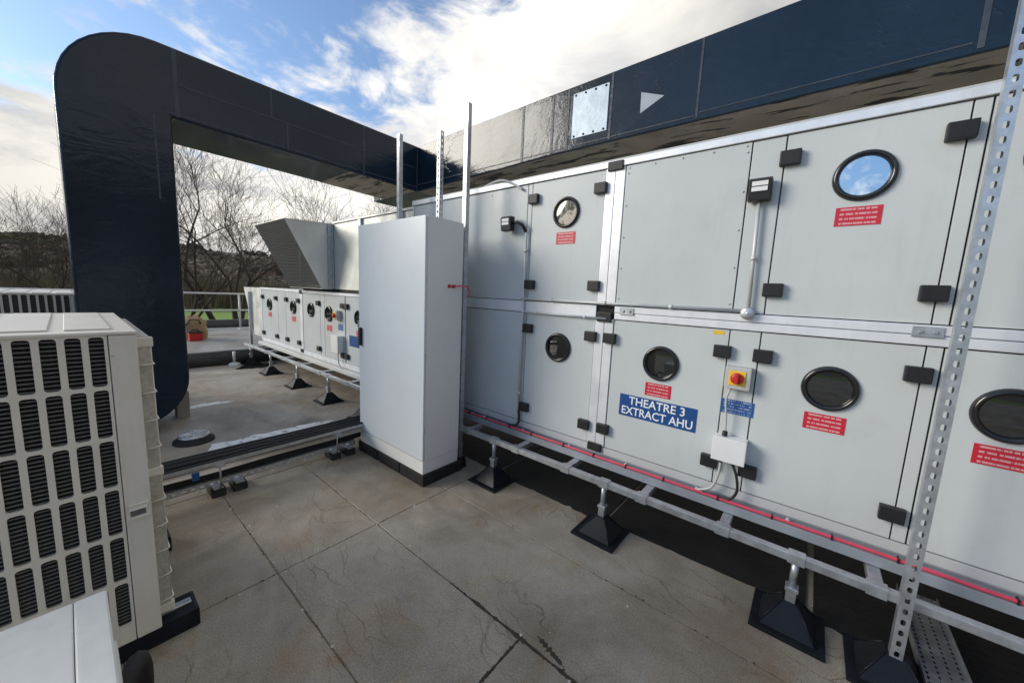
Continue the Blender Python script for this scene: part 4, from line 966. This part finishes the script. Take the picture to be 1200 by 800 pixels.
sp_ = thing('pipe_stub', (1.93, 8.42, 0), 'small white vent stub on a round base before the kerb', 'vent')
MB().lathe((1.95,8.40,0), (0,0,1), [(.10,.001),(.09,.04),(.05,.06),(.0005,.062)], 16).build('base', 'white_box', sp_); MB().tube([(1.95,8.40,.05),(1.95,8.40,.27)], .022, 10).build('pipe', 'white_box', sp_)
tb = thing('tool_box', (1.80, 10.5, .25), 'red tool box on the far roof beside the navy riser', 'tool box')
B(1.64, 1.87, 10.4, 10.60, .2505, .42).build('body', 'red', tb, .015, 2); B(1.63, 1.88, 10.39, 10.61, .421, .445).build('lid', 'black_plastic', tb, .008, 2)
MB().tube([(1.68,10.5,.445),(1.70,10.5,.49),(1.81,10.5,.49),(1.83,10.5,.445)], .012, 8).build('handle', 'black_plastic', tb)
bg_ = thing('tool_bag', (1.78, 10.85, .25), 'tan canvas bag piled behind the red tool box', 'bag')
mb = MB(); prof_ = [(.22,0),(.25,.10),(.24,.24),(.22,.38),(.12,.47),(.001,.50)]
mb.lathe((1.78,10.85,.2505), (0,0,1), prof_, 14)
for v in mb.v: v.x += .12*mnoise.noise((v.x*5, v.y*5, v.z*5)); v.z += (v.z-.25)*.5*mnoise.noise((v.x*5+3, v.y*5, 2)); v.y += .08*mnoise.noise((v.x*6+9, v.y*6, v.z*6))
mb.build('sack', 'tan', bg_)
MB().tube([(1.62,10.66,.55),(1.70,10.62,.70),(1.85,10.63,.70),(1.92,10.68,.56)], .014, 6).build('strap', 'black_plastic', bg_)

# ------------------------------------------------------------------ trees, scrub and far houses
def tree(name, x, y, h, label, seed, spread=1.0, stems=3, lean=0, group='bare winter trees beyond the roof', levels=5, rmin=.0055):
    rnd = random.Random(seed); z0 = HGT(x, y)-.1
    t = thing(name, (x, y, z0), label, 'tree', group); trunk = MB(); crown = MB()
    def grow(p, d, ln, r, lv):
        n = 4 if lv > 1 else 3; pts = [p.copy()]; rs = [r]; q = p.copy(); dd = d.copy()
        for k in range(n):
            dd = (dd+Vector((rnd.gauss(0,.13), rnd.gauss(0,.13), rnd.gauss(.03,.10)))).normalized()
            q = q+dd*ln/n; pts.append(q.copy()); rs.append(max(rmin, r*(1-.55*(k+1)/n)))
        (trunk if lv >= levels-1 else crown).tube(pts, rs, 6 if lv >= levels-1 else (4 if lv > 1 else 3), False)
        if lv == 0: return
        nch = {5: 3, 4: 4, 3: 4, 2: 5, 1: 4}.get(lv, 4)
        for c in range(nch):
            f = rnd.uniform(.62 if lv == levels else .35, 1.0) if c else 1.0
            i = min(n-1, int(f*n)); a = pts[i].lerp(pts[i+1], f*n-i) if f < 1 else pts[-1]
            ax = dd.orthogonal().normalized(); ax.rotate(Quaternion(dd, rnd.uniform(0, 6.28)))
            nd = dd.copy(); nd.rotate(Quaternion(ax, R(rnd.uniform(18, 52)*(.6 if c == 0 else 1))))
            nd = (nd+Vector((0, 0, .12))).normalized()
            grow(a, nd, ln*rnd.uniform(.58, .82), max(rmin, rs[i]*rnd.uniform(.45, .68)), lv-1)
    for s in range(stems):
        a = 6.28*s/stems+rnd.random(); tl = .10+.22*rnd.random() if stems > 1 else .05
        grow(Vector((x+.2*math.cos(a), y+.2*math.sin(a), z0)), Vector((tl*spread*math.cos(a)+lean, tl*spread*math.sin(a), 1)).normalized(), h*.36, h*.0145, levels)
    trunk.build('trunk', 'bark', t); crown.build('crown', 'twig', t); return t
tree('bare_tree', 7.4, 31.5, 17.5, 'many-stemmed bare tree behind the handrail, its trunk beside the weather hood', 3, .9, 3)
tree('bare_tree', 3.4, 30, 14, 'leaning bare tree mostly behind the navy riser', 11, .8, 2, .16)
tree('bare_tree', 13.2, 26.5, 15.5, 'bare tree with dark branches above the galvanised plenum', 21, .9, 2)
tree('bare_tree', .3, 38, 12, 'bare tree left of the navy riser above the far condenser', 41, 1.1, 3)
tree('bare_tree', -4.5, 36, 10, 'bare tree standing apart beyond the cream condensers', 51, 1.2, 2)
tree('bare_tree', 20, 33, 15, 'bare tree hidden mostly behind the two-tier unit and plenum', 61, 1.2, 2, levels=4)
sc = MB(); rnd = random.Random(5)
for k in range(15000):
    a = rnd.uniform(-.45, 1.0); d = rnd.uniform(112, 215); x, y = d*math.sin(a), d*math.cos(a); z = HGT(x, y)
    hh = rnd.uniform(2.0, 8.5)*(.55+.9*abs(mnoise.noise((a*9, d*.02, 1)))+.3); b = z+rnd.uniform(0, 1.2); w = rnd.uniform(.05, .35)
    dx, dy = rnd.gauss(0, .9), rnd.gauss(0, .9)
    sc.add([(x-w, y, b), (x+w, y+.05, b), (x+dx, y+dy, b+hh), (x, y+w, b)], [(0,1,2), (1,3,2), (3,0,2)])
tag(sc.build('scrub', 'scrub', kind='stuff'), 'brown leafless scrub and hedgerow beyond the grass field', 'scrub')
wd_ = MB()
for k in range(9000):
    a = rnd.uniform(-.6, 1.2); d = rnd.uniform(190, 620); x, y = d*math.sin(a), d*math.cos(a); z = HGT(x, y)
    if mnoise.noise((x*.012, y*.012, 9)) < -.12: continue
    hh = rnd.uniform(4, 8.5); w = rnd.uniform(2.0, 4.5); n = 7
    ring = [(x+w*rnd.uniform(.7,1.2)*math.cos(6.28*q/n), y+w*math.sin(6.28*q/n), z+hh*rnd.uniform(.55,.9)) for q in range(n)]
    base = [(x+.5*w*math.cos(6.28*q/n), y+.5*w*math.sin(6.28*q/n), z-1) for q in range(n)]
    wd_.add(base+ring+[(x+rnd.gauss(0,.5), y, z+hh)], [(q, (q+1) % n, n+(q+1) % n, n+q) for q in range(n)]+[(n+q, n+(q+1) % n, 2*n) for q in range(n)])
tag(wd_.build('far_woodland', 'hillside', kind='stuff'), 'brown winter woodland covering the far hillside', 'woodland')
def house(x, y, label, rot, w=10, d=7, h=5.2):
    z = HGT(x, y)-.3; t = thing('house', (x, y, z), label, 'house', None)
    c, s = math.cos(rot), math.sin(rot)
    def tr(mb):
        for v in mb.v: v.x, v.y = x+c*v.x-s*v.y, y+s*v.x+c*v.y; v.z += z
        return mb
    tr(MB().prism([(-d/2,0),(d/2,0),(d/2,h),(0,h+2.6),(-d/2,h)], 'x', -w/2, w/2)).build('wall', 'house_wall', t)
    for sg in (-1, 1): 
        rf = tr(MB().prism([(sg*(d/2+.5),h-.25),(0,h+2.75),(0,h+3.0),(sg*(d/2+.5),h)], 'x', -w/2-.3, w/2+.3)).build('roof', 'house_roof', t)
    tr(B(w/2-2, w/2-1.2, -.5, .5, h+1.5, h+4)).build('chimney', 'brick', t)
    for xx in (-3, 0, 3):
        for zz in (1, 3.3): tr(B(xx-.6, xx+.6, -d/2-.05, -d/2+.05, zz, zz+1.2)).build('window', 'glass_dark', t)
house(62, 262, 'pale rendered house on the hillside beside a bare trunk', .3)
house(88, 290, 'pale rendered house higher on the wooded hillside', -.2)
house(50, 300, 'pale house with brown roof lower on the wooded hillside', .1)
